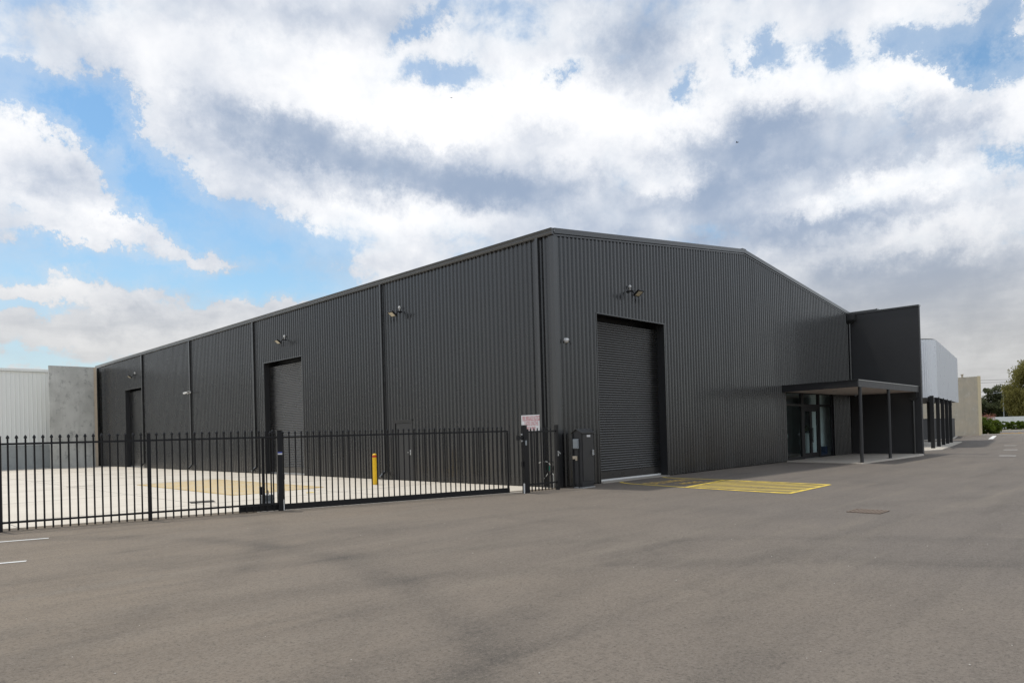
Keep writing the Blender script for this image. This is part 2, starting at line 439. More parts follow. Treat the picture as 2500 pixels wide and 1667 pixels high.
def paint_mat(name, color, wear, under):
    m, t, b = base_mat(name, color, 0.7, spec=0.3)
    p = gpos(t)
    n = t.noise(p, 14.0, 7, 0.7)
    n2 = t.noise(p, 1.3, 3, 0.6)
    f = t.mapr(t.math('MULTIPLY_ADD', t.math('SUBTRACT', n2, 0.5), 0.4, n), wear - 0.06, wear + 0.1)
    t.l.new(t.mix(f, color, under), b.inputs['Base Color'])
    bump(t, b, t.noise(p, 60, 3, 0.6), 0.4, 0.004)
    return m


MAT['paint_yellow'] = paint_mat('yellow_line_paint', (0.80, 0.59, 0.10), 0.62, (0.11, 0.098, 0.086))
MAT['paint_worn'] = paint_mat('worn_yellow_paint', (0.62, 0.43, 0.14), 0.54, (0.5, 0.42, 0.3))
MAT['paint_wash'] = paint_mat('faded_yellow_wash', (0.68, 0.53, 0.30), 0.50, (0.68, 0.6, 0.48))
MAT['paint_stencil'] = paint_mat('stencil_paint', (0.82, 0.55, 0.15), 0.64, (0.11, 0.098, 0.086))
MAT['paint_white'] = paint_mat('white_line_paint', (0.72, 0.72, 0.7), 0.66, (0.12, 0.105, 0.09))


def glass_mat():
    m = bpy.data.materials.new('shop_glass')
    m.use_nodes = True
    t = NT(m.node_tree)
    t.n.clear()
    tr = t.new('ShaderNodeBsdfTransparent'); tr.inputs[0].default_value = (0.9, 0.95, 0.95, 1)
    gl = t.new('ShaderNodeBsdfGlossy'); gl.inputs['Roughness'].default_value = 0.02
    gl.inputs[0].default_value = (0.9, 0.95, 0.95, 1)
    fr = t.new('ShaderNodeFresnel'); fr.inputs[0].default_value = 1.5
    mx = t.new('ShaderNodeMixShader')
    bf = t.new('ShaderNodeNewGeometry').outputs['Backfacing']
    t.l.new(t.math('MULTIPLY', fr.outputs[0], t.math('SUBTRACT', 1.0, bf)), mx.inputs[0]); t.l.new(tr.outputs[0], mx.inputs[1]); t.l.new(gl.outputs[0], mx.inputs[2])
    o = t.new('ShaderNodeOutputMaterial'); t.l.new(mx.outputs[0], o.inputs[0])
    return m


MAT['glass'] = glass_mat()


def leaf_mat(name, c0, c1, c2):
    m, t, b = base_mat(name, c0, 0.6, spec=0.25)
    p = gpos(t)
    n = t.noise(p, 0.9, 4, 0.6)
    n2 = t.noise(p, 9.0, 2, 0.5)
    c = t.mix(t.mapr(n, 0.3, 0.7), c0, c1)
    c = t.mix(t.mapr(n2, 0.5, 0.75), c, c2)
    t.l.new(c, b.inputs['Base Color'])
    tl = t.new('ShaderNodeBsdfTranslucent')
    t.l.new(c, tl.inputs[0])
    mx = t.new('ShaderNodeMixShader')
    mx.inputs[0].default_value = 0.5
    out = next(nd for nd in m.node_tree.nodes if nd.type == 'OUTPUT_MATERIAL')
    t.l.new(b.outputs[0], mx.inputs[1]); t.l.new(tl.outputs[0], mx.inputs[2]); t.l.new(mx.outputs[0], out.inputs[0])
    return m


MAT['leaf_dark'] = leaf_mat('dark_foliage', (0.08, 0.095, 0.045), (0.12, 0.135, 0.06), (0.165, 0.17, 0.10))
MAT['leaf_olive'] = leaf_mat('olive_foliage', (0.19, 0.18, 0.045), (0.26, 0.24, 0.075), (0.3, 0.27, 0.13))
MAT['leaf_bright'] = leaf_mat('bright_foliage', (0.08, 0.13, 0.015), (0.15, 0.20, 0.025), (0.2, 0.24, 0.05))
MAT['leaf_red'] = leaf_mat('reddish_flowers', (0.42, 0.12, 0.07), (0.5, 0.26, 0.22), (0.55, 0.38, 0.35))
MAT['grass_dry'] = leaf_mat('dry_grass', (0.5, 0.32, 0.11), (0.6, 0.42, 0.17), (0.6, 0.48, 0.25))


# ------------------------------------------------------------------ mesh helpers
class MB:
    def __init__(self):
        self.v = []
        self.f = []

    def add(self, vs_, fs):
        o = len(self.v)
        self.v += [tuple(x) for x in vs_]
        self.f += [tuple(i + o for i in q) for q in fs]

    def box(self, x0, x1, y0, y1, z0, z1):
        self.add([(x0, y0, z0), (x1, y0, z0), (x1, y1, z0), (x0, y1, z0), (x0, y0, z1), (x1, y0, z1), (x1, y1, z1), (x0, y1, z1)],
                 [(0, 3, 2, 1), (4, 5, 6, 7), (0, 1, 5, 4), (1, 2, 6, 5), (2, 3, 7, 6), (3, 0, 4, 7)])
        return self

    def obox(self, c, ux, uy, uz, hx, hy, hz):
        c = Vector(c)
        ux, uy, uz = Vector(ux).normalized() * hx, Vector(uy).normalized() * hy, Vector(uz).normalized() * hz
        vs_ = [c + sx * ux + sy * uy + sz * uz for sz in (-1, 1) for sx, sy in ((-1, -1), (1, -1), (1, 1), (-1, 1))]
        self.add(vs_, [(0, 3, 2, 1), (4, 5, 6, 7), (0, 1, 5, 4), (1, 2, 6, 5), (2, 3, 7, 6), (3, 0, 4, 7)])
        return self

    def bar(self, a, b, wdt, hgt, upv=(0, 0, 1)):
        a, b = Vector(a), Vector(b)
        d = (b - a)
        side = d.cross(Vector(upv))
        if side.length < 1e-6: side = d.cross(Vector((1, 0, 0)))
        u_ = side.cross(d)
        return self.obox((a + b) / 2, d, side, u_, d.length / 2, wdt / 2, hgt / 2)

    def tube(self, pts, r, n=8, cap=True):
        pts = [Vector(p) for p in pts]
        rs = r if isinstance(r, (list, tuple)) else [r] * len(pts)
        rings = []
        for i, p in enumerate(pts):
            d = (pts[min(i + 1, len(pts) - 1)] - pts[max(i - 1, 0)]).normalized()
            a = d.cross(Vector((0, 0, 1)))
            if a.length < 1e-4: a = d.cross(Vector((1, 0, 0)))
            a.normalize(); b_ = d.cross(a)
            rings.append([p + rs[i] * (math.cos(2 * math.pi * k / n) * a + math.sin(2 * math.pi * k / n) * b_) for k in range(n)])
        vs_ = [q for rg in rings for q in rg]
        fs = []
        for i in range(len(pts) - 1):
            for k in range(n):
                fs.append((i * n + k, i * n + (k + 1) % n, (i + 1) * n + (k + 1) % n, (i + 1) * n + k))
        if cap:
            fs.append(tuple(range(n))[::-1]); fs.append(tuple((len(pts) - 1) * n + k for k in range(n)))
        self.add(vs_, fs)
        return self

    def prism(self, poly, z0, z1):
        n = len(poly)
        vs_ = [(x, y, z0) for x, y in poly] + [(x, y, z1) for x, y in poly]
        fs = [tuple(range(n))[::-1], tuple(range(n, 2 * n))] + [(i, (i + 1) % n, n + (i + 1) % n, n + i) for i in range(n)]
        self.add(vs_, fs)
        return self

    def lathe(self, prof, c=(0, 0, 0), n=12):
        c = Vector(c)
        vs_ = [(c.x + r * math.cos(2 * math.pi * k / n), c.y + r * math.sin(2 * math.pi * k / n), c.z + z) for r, z in prof for k in range(n)]
        fs = [(i * n + k, i * n + (k + 1) % n, (i + 1) * n + (k + 1) % n, (i + 1) * n + k) for i in range(len(prof) - 1) for k in range(n)]
        fs += [tuple(range(n))[::-1], tuple((len(prof) - 1) * n + k for k in range(n))]
        self.add(vs_, fs)
        return self

    def mesh(self, name, mat, smooth=False):
        me = bpy.data.meshes.new(name)
        me.from_pydata(self.v, [], self.f)
        me.materials.append(MAT[mat])
        if smooth:
            me.polygons.foreach_set('use_smooth', [True] * len(me.polygons))
        me.update()
        return me

    def build(self, name, mat, parent=None, bevel=0.0, smooth=False, loc=None, rot=None):
        o = bpy.data.objects.new(name, self.mesh(name, mat, smooth))
        COL.objects.link(o)
        if parent: o.parent = parent
        if loc is not None: o.location = loc
        if rot is not None: o.rotation_euler = rot
        if bevel:
            md = o.modifiers.new('bevel', 'BEVEL'); md.width = bevel; md.segments = 2; md.limit_method = 'ANGLE'
        return o


def tag(o, label=None, cat=None, group=None, kind=None):
    if label: o['label'] = label
    if cat: o['category'] = cat
    if group: o['group'] = group
    if kind: o['kind'] = kind
    return o


def thing(name, label, cat, loc=(0, 0, 0), rz=0.0, group=None):
    o = bpy.data.objects.new(name, None)
    o.empty_display_size = 0.2
    COL.objects.link(o)
    o.location = loc
    o.rotation_euler = (0, 0, rz)
    return tag(o, label, cat, group)


def inst(name, me, parent, loc=(0, 0, 0), rot=(0, 0, 0)):
    o = bpy.data.objects.new(name, me)
    COL.objects.link(o)
    o.parent = parent
    o.location = loc
    o.rotation_euler = rot
    return o


def text_mesh(body, size, mat, bold=0.0, spacing=1.0):
    cu = bpy.data.curves.new('lettering', 'FONT')
    cu.body = body
    cu.size = size
    cu.align_x = 'CENTER'
    cu.align_y = 'CENTER'
    cu.offset = bold
    cu.space_character = spacing
    cu.resolution_u = 3
    ob = bpy.data.objects.new('lettering', cu)
    COL.objects.link(ob)
    dg = bpy.context.evaluated_depsgraph_get()
    me = bpy.data.meshes.new_from_object(ob.evaluated_get(dg))
    bpy.data.objects.remove(ob)
    me.materials.clear()
    me.materials.append(MAT[mat])
    return me


def structure(o):
    o['kind'] = 'structure'
    return o


def sheet(name, poly, z, mat):
    m = MB()
    m.add([(x, y, z) for x, y in poly], [tuple(range(len(poly)))])
    return structure(m.build(name, mat))


# ------------------------------------------------------------------ ground
m = MB()
xs = [-900, -120, -60, -30, -15, 0, 15, 30, 60, 72.3]
m.add([(-900, -900, 0), (900, -900, 0), (900, 900, 0), (-900, 900, 0)], [(0, 1, 2, 3)])
structure(m.build('ground', 'verge'))
sheet('asphalt_pavement', [(-80, -80), (73.5, -80), (72.2, 0.2), (71.6, 12), (24, 12), (24, 0.3), (0, 0.3), (0, 0.0), (-60, 17.0), (-80, 17)], 0.004, 'asphalt')
# fence base line runs from (-60,16.2) to (-1.6,0.1)
sheet('concrete_yard', [(-70, 20.2), (-12.76, 3.76), (-7.6, 2.32), (-1.7, 0.55), (0.3, 0.1), (0.3, 60), (-70, 60)], 0.012, 'yard')
sheet('kerb_strip', [(-70, 19.65), (-12.76, 3.18), (-7.6, 1.74), (-1.7, 0.06), (0.0, -0.05), (0.3, 0.1), (-1.7, 0.55), (-7.6, 2.32), (-12.76, 3.76), (-70, 20.2)], 0.008, 'strip')
sheet('far_road', [(84, -90), (100, -90), (98, 120), (82, 120)], 0.006, 'road2')
sheet('garden_bed', [(72.9, -60), (84, -60), (82, 60), (72.6, 60)], 0.016, 'earth')
# yard joints: thin recessed-looking strips of filler
mj = MB()
for yy in (5.2, 11.0, 17.0, 23.0, 29.0, 35.0, 41.0):
    mj.box(-40, 0, yy, yy + 0.014, 0.012, 0.0145)
for xx in (-4.1, -8.2, -12.4, -16.6, -21.0):
    mj.box(xx, xx + 0.014, 3.2, 46, 0.012, 0.0142)
structure(mj.build('expansion_joint', 'joint'))

# ------------------------------------------------------------------ warehouse
W, H, RISE, L = 23.79, 7.385, 1.378, 46.2
PITCHR = 0.1905
wh = thing('warehouse', 'large charcoal ribbed metal warehouse with low gable roof filling the middle of the view', 'warehouse')


def rib_profile(a, b):
    """x positions and outward offsets of trapezoid ribs between a and b"""
    out = set([round(a, 4), round(b, 4)])
    k0 = int(math.floor(a / PITCHR)) - 1
    k1 = int(math.ceil(b / PITCHR)) + 1
    offs = (0.0, 0.075, 0.104, 0.160, 0.189)
    for k in range(k0, k1):
        for o in offs:
            x = k * PITCHR + o
            if a < x < b: out.add(round(x, 4))
    res = []
    for x in sorted(out):
        u_ = x % PITCHR
        if u_ <= 0.075: d = 0.0
        elif u_ <= 0.104: d = 0.04 * (u_ - 0.075) / 0.029
        elif u_ <= 0.160: d = 0.04
        elif u_ <= 0.189: d = 0.04 * (0.189 - u_) / 0.029
        else: d = 0.0
        res.append((x, d))
    return res


def wall_sheet(a, b, zlo, ztop, place, parent, mat='clad', name='wall_sheet', ribs=rib_profile):
    pr = ribs(a, b)
    mm = MB()
    vs_ = []
    for x, d in pr:
        vs_.append(place(x, d, zlo(x)))
        vs_.append(place(x, d, ztop(x)))
    fs = [(2 * i, 2 * i + 2, 2 * i + 3, 2 * i + 1) for i in range(len(pr) - 1)]
    mm.add(vs_, fs)
    return mm.build(name, mat, parent)


def clad_wall(length, openings, ztop, place, parent, extra=(), mat='clad', base=0.03):
    cuts = set([0.0, length])
    k = 0.762
    while k < length - 0.15:
        cuts.add(round(k, 3)); k += 0.762
    for a, b, h, s in openings:
        cuts.add(a); cuts.add(b)
    for e in extra: cuts.add(e)
    cuts = sorted(cuts)
    i = 0
    for a, b in zip(cuts[:-1], cuts[1:]):
        if b - a < 0.004: continue
        mid = (a + b) / 2
        lo = base
        for oa, ob, h, s in openings:
            if oa < mid < ob: lo = h
        jit = 0.0015 * (i % 2)
        tw = 0.011 * math.sin(i * 7.3 + 1.7 * math.sin(i * 2.1))
        i += 1
        ga = 0.006 if abs(a / 0.762 - round(a / 0.762)) < 0.01 else 0.0
        gb = 0.006 if abs(b / 0.762 - round(b / 0.762)) < 0.01 else 0.0
        wall_sheet(a + ga, b - gb, lambda x: lo, ztop, lambda x, d, z: place(x, d + jit + tw * (x - mid), z), parent, mat)


def gable(x):
    return H + RISE * (1 - abs(x - W / 2) / (W / 2))


# front gable wall (faces -Y)
FD = (1.94, 5.74, 5.31)         # front roller door opening
EN = (15.6, 21.33, 3.18)        # glazed entrance
clad_wall(W, [(FD[0], FD[1], FD[2], 0), (EN[0], EN[1], EN[2], 0)], gable, lambda x, d, z: (x, -d, z), wh, extra=(W / 2,))
# side wall (faces -X)
D2 = (14.85, 18.50, 5.31)
D3 = (35.90, 39.45, 5.33)
PD = (6.95, 8.08, 2.2)
clad_wall(L, [(D2[0], D2[1], D2[2], 0), (D3[0], D3[1], D3[2], 0), (PD[0], PD[1], PD[2], 0)], lambda y: H, lambda y, d, z: (-d, y, z), wh)

# far walls that close the shell
m = MB(); m.box(0.0, W, L - 0.1, L, 0, H); m.box(W - 0.1, W, 5.2, L, 0, H)
m.add([(0, L, H), (W, L, H), (W / 2, L, H + RISE)], [(0, 1, 2)])
m.build('rear_wall', 'clad', wh)
# roof, two slopes with thickness
m = MB()
for s in (0, 1):
    xa, za, xb, zb = (-0.03, H + 0.05, W / 2, H + RISE + 0.06) if s == 0 else (W / 2, H + RISE + 0.06, W + 0.03, H + 0.05)
    m.add([(xa, -0.02, za), (xb, -0.02, zb), (xb, L, zb), (xa, L, za), (xa, -0.02, za + 0.06), (xb, -0.02, zb + 0.06), (xb, L, zb + 0.06), (xa, L, za + 0.06)],
          [(0, 3, 2, 1), (4, 5, 6, 7), (0, 1, 5, 4), (1, 2, 6, 5), (2, 3, 7, 6), (3, 0, 4, 7)])
m.build('roof', 'clad', wh)
# barge flashing along both slopes of the gable, with a ridge cap
for s in (0, 1):
    xa, za, xb, zb = (-0.02, H, W / 2 - 0.002, H + RISE) if s == 0 else (W / 2 + 0.002, H + RISE, W + 0.02, H)
    m = MB()
    m.add([(xa, -0.085, za + 0.03), (xb, -0.085, zb + 0.03), (xb, -0.085, zb + 0.185), (xa, -0.085, za + 0.185),
           (xa, 0.12, za + 0.185), (xb, 0.12, zb + 0.185), (xa, -0.04, za + 0.03), (xb, -0.04, zb + 0.03)],
          [(0, 1, 2, 3), (3, 2, 5, 4), (0, 6, 7, 1)])
    m.add([(xa, -0.055, za - 0.035), (xb, -0.055, zb - 0.035), (xb, -0.055, zb + 0.012), (xa, -0.055, za + 0.012), (xa, -0.0, za + 0.012), (xb, -0.0, zb + 0.012)],
          [(0, 1, 2, 3), (3, 2, 5, 4)])
    m.build('barge_flashing', 'trim', wh)
m = MB(); m.box(W / 2 - 0.16, W / 2 + 0.16, -0.082, L, H + RISE + 0.15, H + RISE + 0.2); m.build('ridge_cap', 'trim', wh)
# gutter along the side wall
m = MB()
prof = [(-0.012, 0.0), (-0.115, 0.0), (-0.13, 0.055), (-0.122, 0.075), (-0.14, 0.165), (-0.15, 0.17), (-0.15, 0.178), (-0.012, 0.178)]
vs_ = [(x, y, H - 0.005 + z) for y in (-0.07, L) for x, z in prof]
n = len(prof)
m.add(vs_, [(i, i + 1, n + i + 1, n + i) for i in range(n - 1)] + [tuple(range(n)), tuple(range(n, 2 * n))[::-1]])
m.build('gutter', 'trim', wh)
# corner trims
m = MB(); m.box(-0.046, 0.11, -0.046, 0.0, 0.0, H - 0.02); m.box(-0.046, 0.0, 0.0, 0.11, 0.0, H - 0.02); m.build('corner_trim', 'trim', wh)
m = MB(); m.box(W - 0.1, W - 0.002, -0.046, 0.0, 0.0, H - 0.02); m.build('corner_trim', 'trim', wh)
m = MB(); m.box(-0.046, 0.0, L - 0.12, L, 0.0, H - 0.02); m.build('corner_trim', 'trim', wh)
# base flashings
# downpipes
for k, y in enumerate((0.545, 8.61, 19.44, 27.56, 35.72, 45.8)):
    m = MB()
    zb = 0.33 if 0 < k < 5 else 0.04
    m.box(-0.135, -0.046, y - 0.05, y + 0.05, zb, H - 0.006)
    dp = m.build('downpipe', 'trim', wh, bevel=0.006)
    if 0 < k < 5:
        m = MB(); m.obox((-0.2, y, 0.225), (0, 1, 0), (1, 0, 1), (-1, 0, 1), 0.05, 0.155, 0.04)
        m.build('shoe', 'trim', dp, bevel=0.005)
    for zz in (1.2, 3.6, 6.2):
        mm = MB(); mm.box(-0.14, -0.0415, y - 0.062, y + 0.062, zz, zz + 0.03); mm.build('bracket', 'trim', dp)


# roller doors
def slat_mesh(width):
    """one curved slat, along local x, facing local -y"""
    mm = MB()
    prof_ = [(0.016, 0.0), (0.018, 0.006), (-0.006, 0.013), (-0.018, 0.026), (-0.021, 0.044), (-0.016, 0.060), (0.0, 0.072), (0.016, 0.0785)]
    vv = [(x, y, z) for x in (0, width) for y, z in prof_]
    k_ = len(prof_)
    mm.add(vv, [(i, k_ + i, k_ + i + 1, i + 1) for i in range(k_ - 1)])
    return mm.mesh('slat', 'slat', True)


def roller(width, height, origin, rz, recess, bar_h, white_bar):
    """local x along the wall, local y into the building"""
    rd = bpy.data.objects.new('roller_door', None)
    COL.objects.link(rd); rd.parent = wh; rd.location = origin; rd.rotation_euler = (0, 0, rz)
    rd.empty_display_size = 0.2
    me = slat_mesh(width - 0.04)
    z = bar_h
    while z < height - 0.2:
        inst('slat', me, rd, (0.02, recess, z)); z += 0.0785
    m = MB(); m.box(0.02, width - 0.02, recess - 0.012, recess + 0.02, 0.09, bar_h - 0.002); m.build('bottom_rail', 'slat', rd)
    m = MB(); m.box(0.02, width - 0.02, recess - 0.02, recess + 0.02, 0.03, 0.087); m.build('weather_bar', white_bar, rd)
    m = MB(); m.box(0.0, 0.018, recess - 0.05, recess + 0.05, 0.0, height - 0.004); m.build('guide_channel', 'jamb', rd)
    m = MB(); m.box(width - 0.018, width, recess - 0.05, recess + 0.05, 0.0, height - 0.004); m.build('guide_channel', 'jamb', rd)
    # reveal: jambs, head and the dark behind the curtain
    m = MB()
    m.box(-0.05, -0.001, 0.004, recess + 0.4, 0, height + 0.05)
    m.box(width + 0.001, width + 0.05, 0.004, recess + 0.4, 0, height + 0.05)
    m.box(-0.05, width + 0.05, 0.004, recess + 0.4, height + 0.051, height + 0.1)
    m.box(-0.05, width + 0.05, recess + 0.41, recess + 0.43, 0, height + 0.1)
    m.build('door_reveal', 'jamb', rd)
    m = MB()
    m.box(-0.03, 0.0, -0.034, 0.002, 0.0, height - 0.032); m.box(width, width + 0.03, -0.034, 0.002, 0.0, height - 0.032)
    m.box(-0.04, width + 0.04, -0.05, 0.06, height - 0.03, height + 0.002)
    m.build('opening_flashing', 'trim', rd)
    m = MB(); m.box(0.0, width, -0.1, recess + 0.1, 0.0, 0.02); m.build('threshold', 'slab', rd)
    return rd


roller(FD[1] - FD[0], FD[2], (FD[0], 0, 0), 0.0, 0.27, 0.33, 'white')
roller(D2[1] - D2[0], D2[2], (0, D2[1], 0), R(-90), 0.24, 0.33, 'galv')
roller(D3[1] - D3[0], D3[2], (0, D3[1], 0), R(-90), 0.24, 0.33, 'galv')

# personnel door in the side wall
pdoor = bpy.data.objects.new('personnel_door', None)
COL.objects.link(pdoor); pdoor.parent = wh; pdoor.location = (0, PD[1], 0); pdoor.rotation_euler = (0, 0, R(-90))
wd = PD[1] - PD[0]
m = MB(); m.box(0.10, wd - 0.09, 0.0, 0.04, 0.03, 2.11); m.build('door_leaf', 'door_paint', pdoor, bevel=0.004)
m = MB(); m.box(0.0, 0.09, -0.032, 0.05, 0.0, 2.2); m.box(wd - 0.085, wd, -0.032, 0.05, 0, 2.2); m.box(0.091, wd - 0.086, -0.032, 0.05, 2.12, 2.2)
m.box(-0.03, wd + 0.03, -0.07, 0.0, 2.2, 2.23); m.build('door_frame', 'door_paint', pdoor)
m = MB(); m.box(wd - 0.2, wd - 0.13, -0.012, 0.0, 0.95, 1.13); m.bar((wd - 0.165, -0.05, 1.04), (wd - 0.27, -0.05, 1.04), 0.02, 0.02); m.box(wd - 0.175, wd - 0.155, -0.05, -0.012, 1.03, 1.05)
m.build('door_handle', 'galv', pdoor)
for zz in (0.3, 1.1, 1.85):
    m = MB(); m.tube([(0.095, -0.02, zz - 0.06), (0.095, -0.02, zz + 0.06)], 0.012, 8); m.build('hinge', 'black', pdoor)
m = MB(); m.box(-0.1, wd + 0.1, 0.06, 0.08, 0, 2.4); m.build('door_backing', 'jamb', pdoor)

# vent pipe on the roof near the right eave
m = MB(); m.tube([(21.3, 1.2, 7.6), (21.3, 1.2, 8.02)], 0.055, 10); m.lathe([(0.075, 0.0), (0.08, 0.06), (0.03, 0.1)], (21.3, 1.2, 8.0), 10)
m.build('vent_pipe', 'galv', wh)
# rain head and downpipe in the corner by the office wall
m = MB(); m.box(23.38, 23.74, -0.42, -0.06, 7.1, 7.4); m.add([(23.38, -0.42, 7.1), (23.74, -0.42, 7.1), (23.74, -0.06, 7.1), (23.38, -0.06, 7.1), (23.5, -0.2, 6.92), (23.62, -0.2, 6.92), (23.62, -0.08, 6.92), (23.5, -0.08, 6.92)],
      [(0, 4, 5, 1), (1, 5, 6, 2), (2, 6, 7, 3), (3, 7, 4, 0), (4, 7, 6, 5)])
rh = m.build('rain_head', 'trim', wh)
m = MB(); m.tube([(23.56, -0.13, 6.95), (23.56, -0.13, 3.45)], 0.055, 12); m.tube([(23.56, -0.13, 4.22), (23.56, -0.13, 4.3)], 0.066, 12)
m.build('round_downpipe', 'trim', rh)

# glazed entrance
YF = 0.08
shop = bpy.data.objects.new('shopfront', None); COL.objects.link(shop); shop.parent = wh; shop.empty_display_size = 0.2


def fbox(name, x0, x1, z0, z1, y0=YF - 0.05, y1=YF + 0.05, mat='black'):
    m = MB(); m.box(x0, x1, y0, y1, z0, z1); return m.build(name, mat, shop)


for x0, x1 in ((15.6, 15.68), (17.4, 17.66), (19.42, 19.62), (21.18, 21.33)):
    fbox('mullion', x0, x1, 0.03, 3.18)
for x0, x1 in ((15.682, 17.398), (17.662, 19.418), (19.622, 21.178)):
    fbox('transom', x0, x1, 2.52, 2.62); fbox('head_rail', x0, x1, 3.1, 3.18)
fbox('sill_rail', 15.682, 17.398, 0.03, 0.16); fbox('sill_rail', 19.622, 21.178, 0.03, 0.12)
fbox('sill', 17.662, 19.418, 0.03, 0.05, -0.06, YF + 0.05, 'galv')
for x0, x1, z0, z1 in ((15.682, 17.398, 0.162, 2.518), (15.682, 17.398, 2.622, 3.098), (17.662, 19.418, 2.622, 3.098), (19.622, 21.178, 0.122, 2.518), (19.622, 21.178, 2.622, 3.098)):
    fbox('glass_pane', x0, x1, z0, z1, YF - 0.004, YF + 0.004, 'glass')
for x0, x1, hx in ((17.67, 18.535, 18.49), (18.545, 19.41, 18.59)):
    fr_ = MB(); fr_.box(x0, x0 + 0.12, YF - 0.03, YF + 0.03, 0.06, 2.4); fr_.box(x1 - 0.12, x1, YF - 0.03, YF + 0.03, 0.06, 2.4)
    fr_.box(x0 + 0.121, x1 - 0.121, YF - 0.03, YF + 0.03, 0.06, 0.3); fr_.box(x0 + 0.121, x1 - 0.121, YF - 0.03, YF + 0.03, 2.28, 2.4)
    dl = fr_.build('door_leaf', 'black', shop)
    fbox('door_glass', x0 + 0.122, x1 - 0.122, 0.302, 2.278, YF - 0.004, YF + 0.004, 'glass')
    m = MB(); m.tube([(hx, YF - 0.09, 0.8), (hx, YF - 0.09, 1.5)], 0.016, 8); m.box(hx - 0.01, hx + 0.01, YF - 0.085, YF - 0.03, 0.88, 0.9); m.box(hx - 0.01, hx + 0.01, YF - 0.085, YF - 0.03, 1.4, 1.42)
    m.build('pull_handle', 'black', shop)
fbox('door_head', 17.67, 19.41, 2.405, 2.517)

# the room behind the glass
room = bpy.data.objects.new('reception_room', None); COL.objects.link(room); room.parent = wh; room.empty_display_size = 0.2
m = MB(); m.box(15.5, 23.6, 0.14, 6, 0.0, 0.03); m.build('room_floor', 'int_floor', room)
m = MB(); m.box(15.5, 23.6, 2.6, 2.65, 0.0, 3.2); m.box(15.45, 15.5, 0.14, 6.0, 0, 3.2); m.box(23.6, 23.65, 0.14, 6.0, 0, 3.2); m.build('room_wall', 'plaster', room)
m = MB(); m.box(15.45, 23.65, 0.02, 6.05, 3.2, 3.25); m.build('room_ceiling', 'plaster', room)
m = MB(); m.box(19.75, 23.5, 0.5, 0.6, 0.03, 3.2); m.build('partition', 'plaster', room)
cnt = thing('reception_counter', 'dark reception counter with white top seen through the glazed entrance', 'counter', (17.6, 1.75, 0.03))
m = MB(); m.box(-1.9, 1.3, -0.3, 0.3, 0.0, 1.02); m.build('counter_front', 'int_dark', cnt)
m = MB(); m.box(-2.0, 1.4, -0.38, 0.35, 1.022, 1.16); m.build('counter_top', 'stone_white', cnt, bevel=0.01)
ped = thing('display_pedestal', 'pale narrow pedestal behind the right hand door leaf', 'pedestal', (19.5, 0.75, 0.03))
m = MB(); m.box(-0.18, 0.18, -0.18, 0.18, 0, 1.1); m.build('column', 'plaster', ped)
m = MB(); m.box(-0.24, 0.24, -0.24, 0.24, 1.102, 1.2); m.build('top_slab', 'plaster', ped, bevel=0.01)
pl = thing('pot_plant', 'small leafy pot plant on the pale pedestal inside the entrance', 'plant', (19.5, 0.75, 1.232))
m = MB(); m.lathe([(0.07, 0), (0.1, 0.12), (0.09, 0.12), (0.085, 0.1)], (0, 0, 0), 12); m.build('pot', 'pot', pl)
m = MB()
rng = random.Random(3)
for k in range(60):
    a = rng.uniform(0, 6.28); b_ = rng.uniform(0.2, 1.3); r_ = rng.uniform(0.08, 0.26)
    c = Vector((math.cos(a) * math.cos(b_) * r_, math.sin(a) * math.cos(b_) * r_, 0.12 + math.sin(b_) * r_))
    t1 = Vector((rng.uniform(-1, 1), rng.uniform(-1, 1), rng.uniform(-1, 1))).normalized(); t2 = t1.cross(Vector((rng.uniform(-1, 1), 0.3, 1))).normalized()
    m.add([c - t1 * 0.05, c + t2 * 0.02, c + t1 * 0.05, c - t2 * 0.02], [(0, 1, 2, 3)])
m.build('leaves', 'leaf_bright', pl)


def chair(loc, rz, label):
    t = thing('office_chair', label, 'chair', loc, rz, 'dark chairs inside the entrance')
    m = MB(); m.box(-0.23, 0.23, -0.22, 0.22, 0.44, 0.5); m.build('seat', 'int_dark', t, bevel=0.015)
    m = MB(); m.obox((0, 0.25, 0.78), (1, 0, 0), (0, 1, 0.12), (0, -0.12, 1), 0.22, 0.02, 0.26); m.build('backrest', 'int_dark', t, bevel=0.015)
    for sx in (-1, 1):
        for sy in (-1, 1):
            m = MB(); m.tube([(sx * 0.2, sy * 0.19, 0.44), (sx * 0.24, sy * 0.23, 0.0)], 0.013, 6); m.build('leg', 'galv', t)


chair((16.15, 0.95, 0.03), R(20), 'dark chair with metal legs beside the left edge of the entrance glass')
chair((17.05, 1.1, 0.03), R(-15), 'dark chair with metal legs next to the left door mullion')
m = MB(); m.box(-0.6, 0.3, -0.12, 0.12, 0, 0.22); m.box(0.301, 0.5, -0.12, 0.12, 0, 0.5)
tag(m.build('blue_crate', 'dark_blue', loc=(20.5, 0.36, 0.03), bevel=0.01), 'dark blue plastic crate on the floor behind the right glass pane', 'crate')

# ------------------------------------------------------------------ entrance canopy
can = thing('entrance_canopy', 'flat dark steel canopy with pale soffit over the glazed entrance', 'canopy')
PTS = [(15.17, -0.04), (14.42, -3.5), (23.74, -3.27), (23.74, -0.04)]
Z0, Z1 = 3.12, 3.42


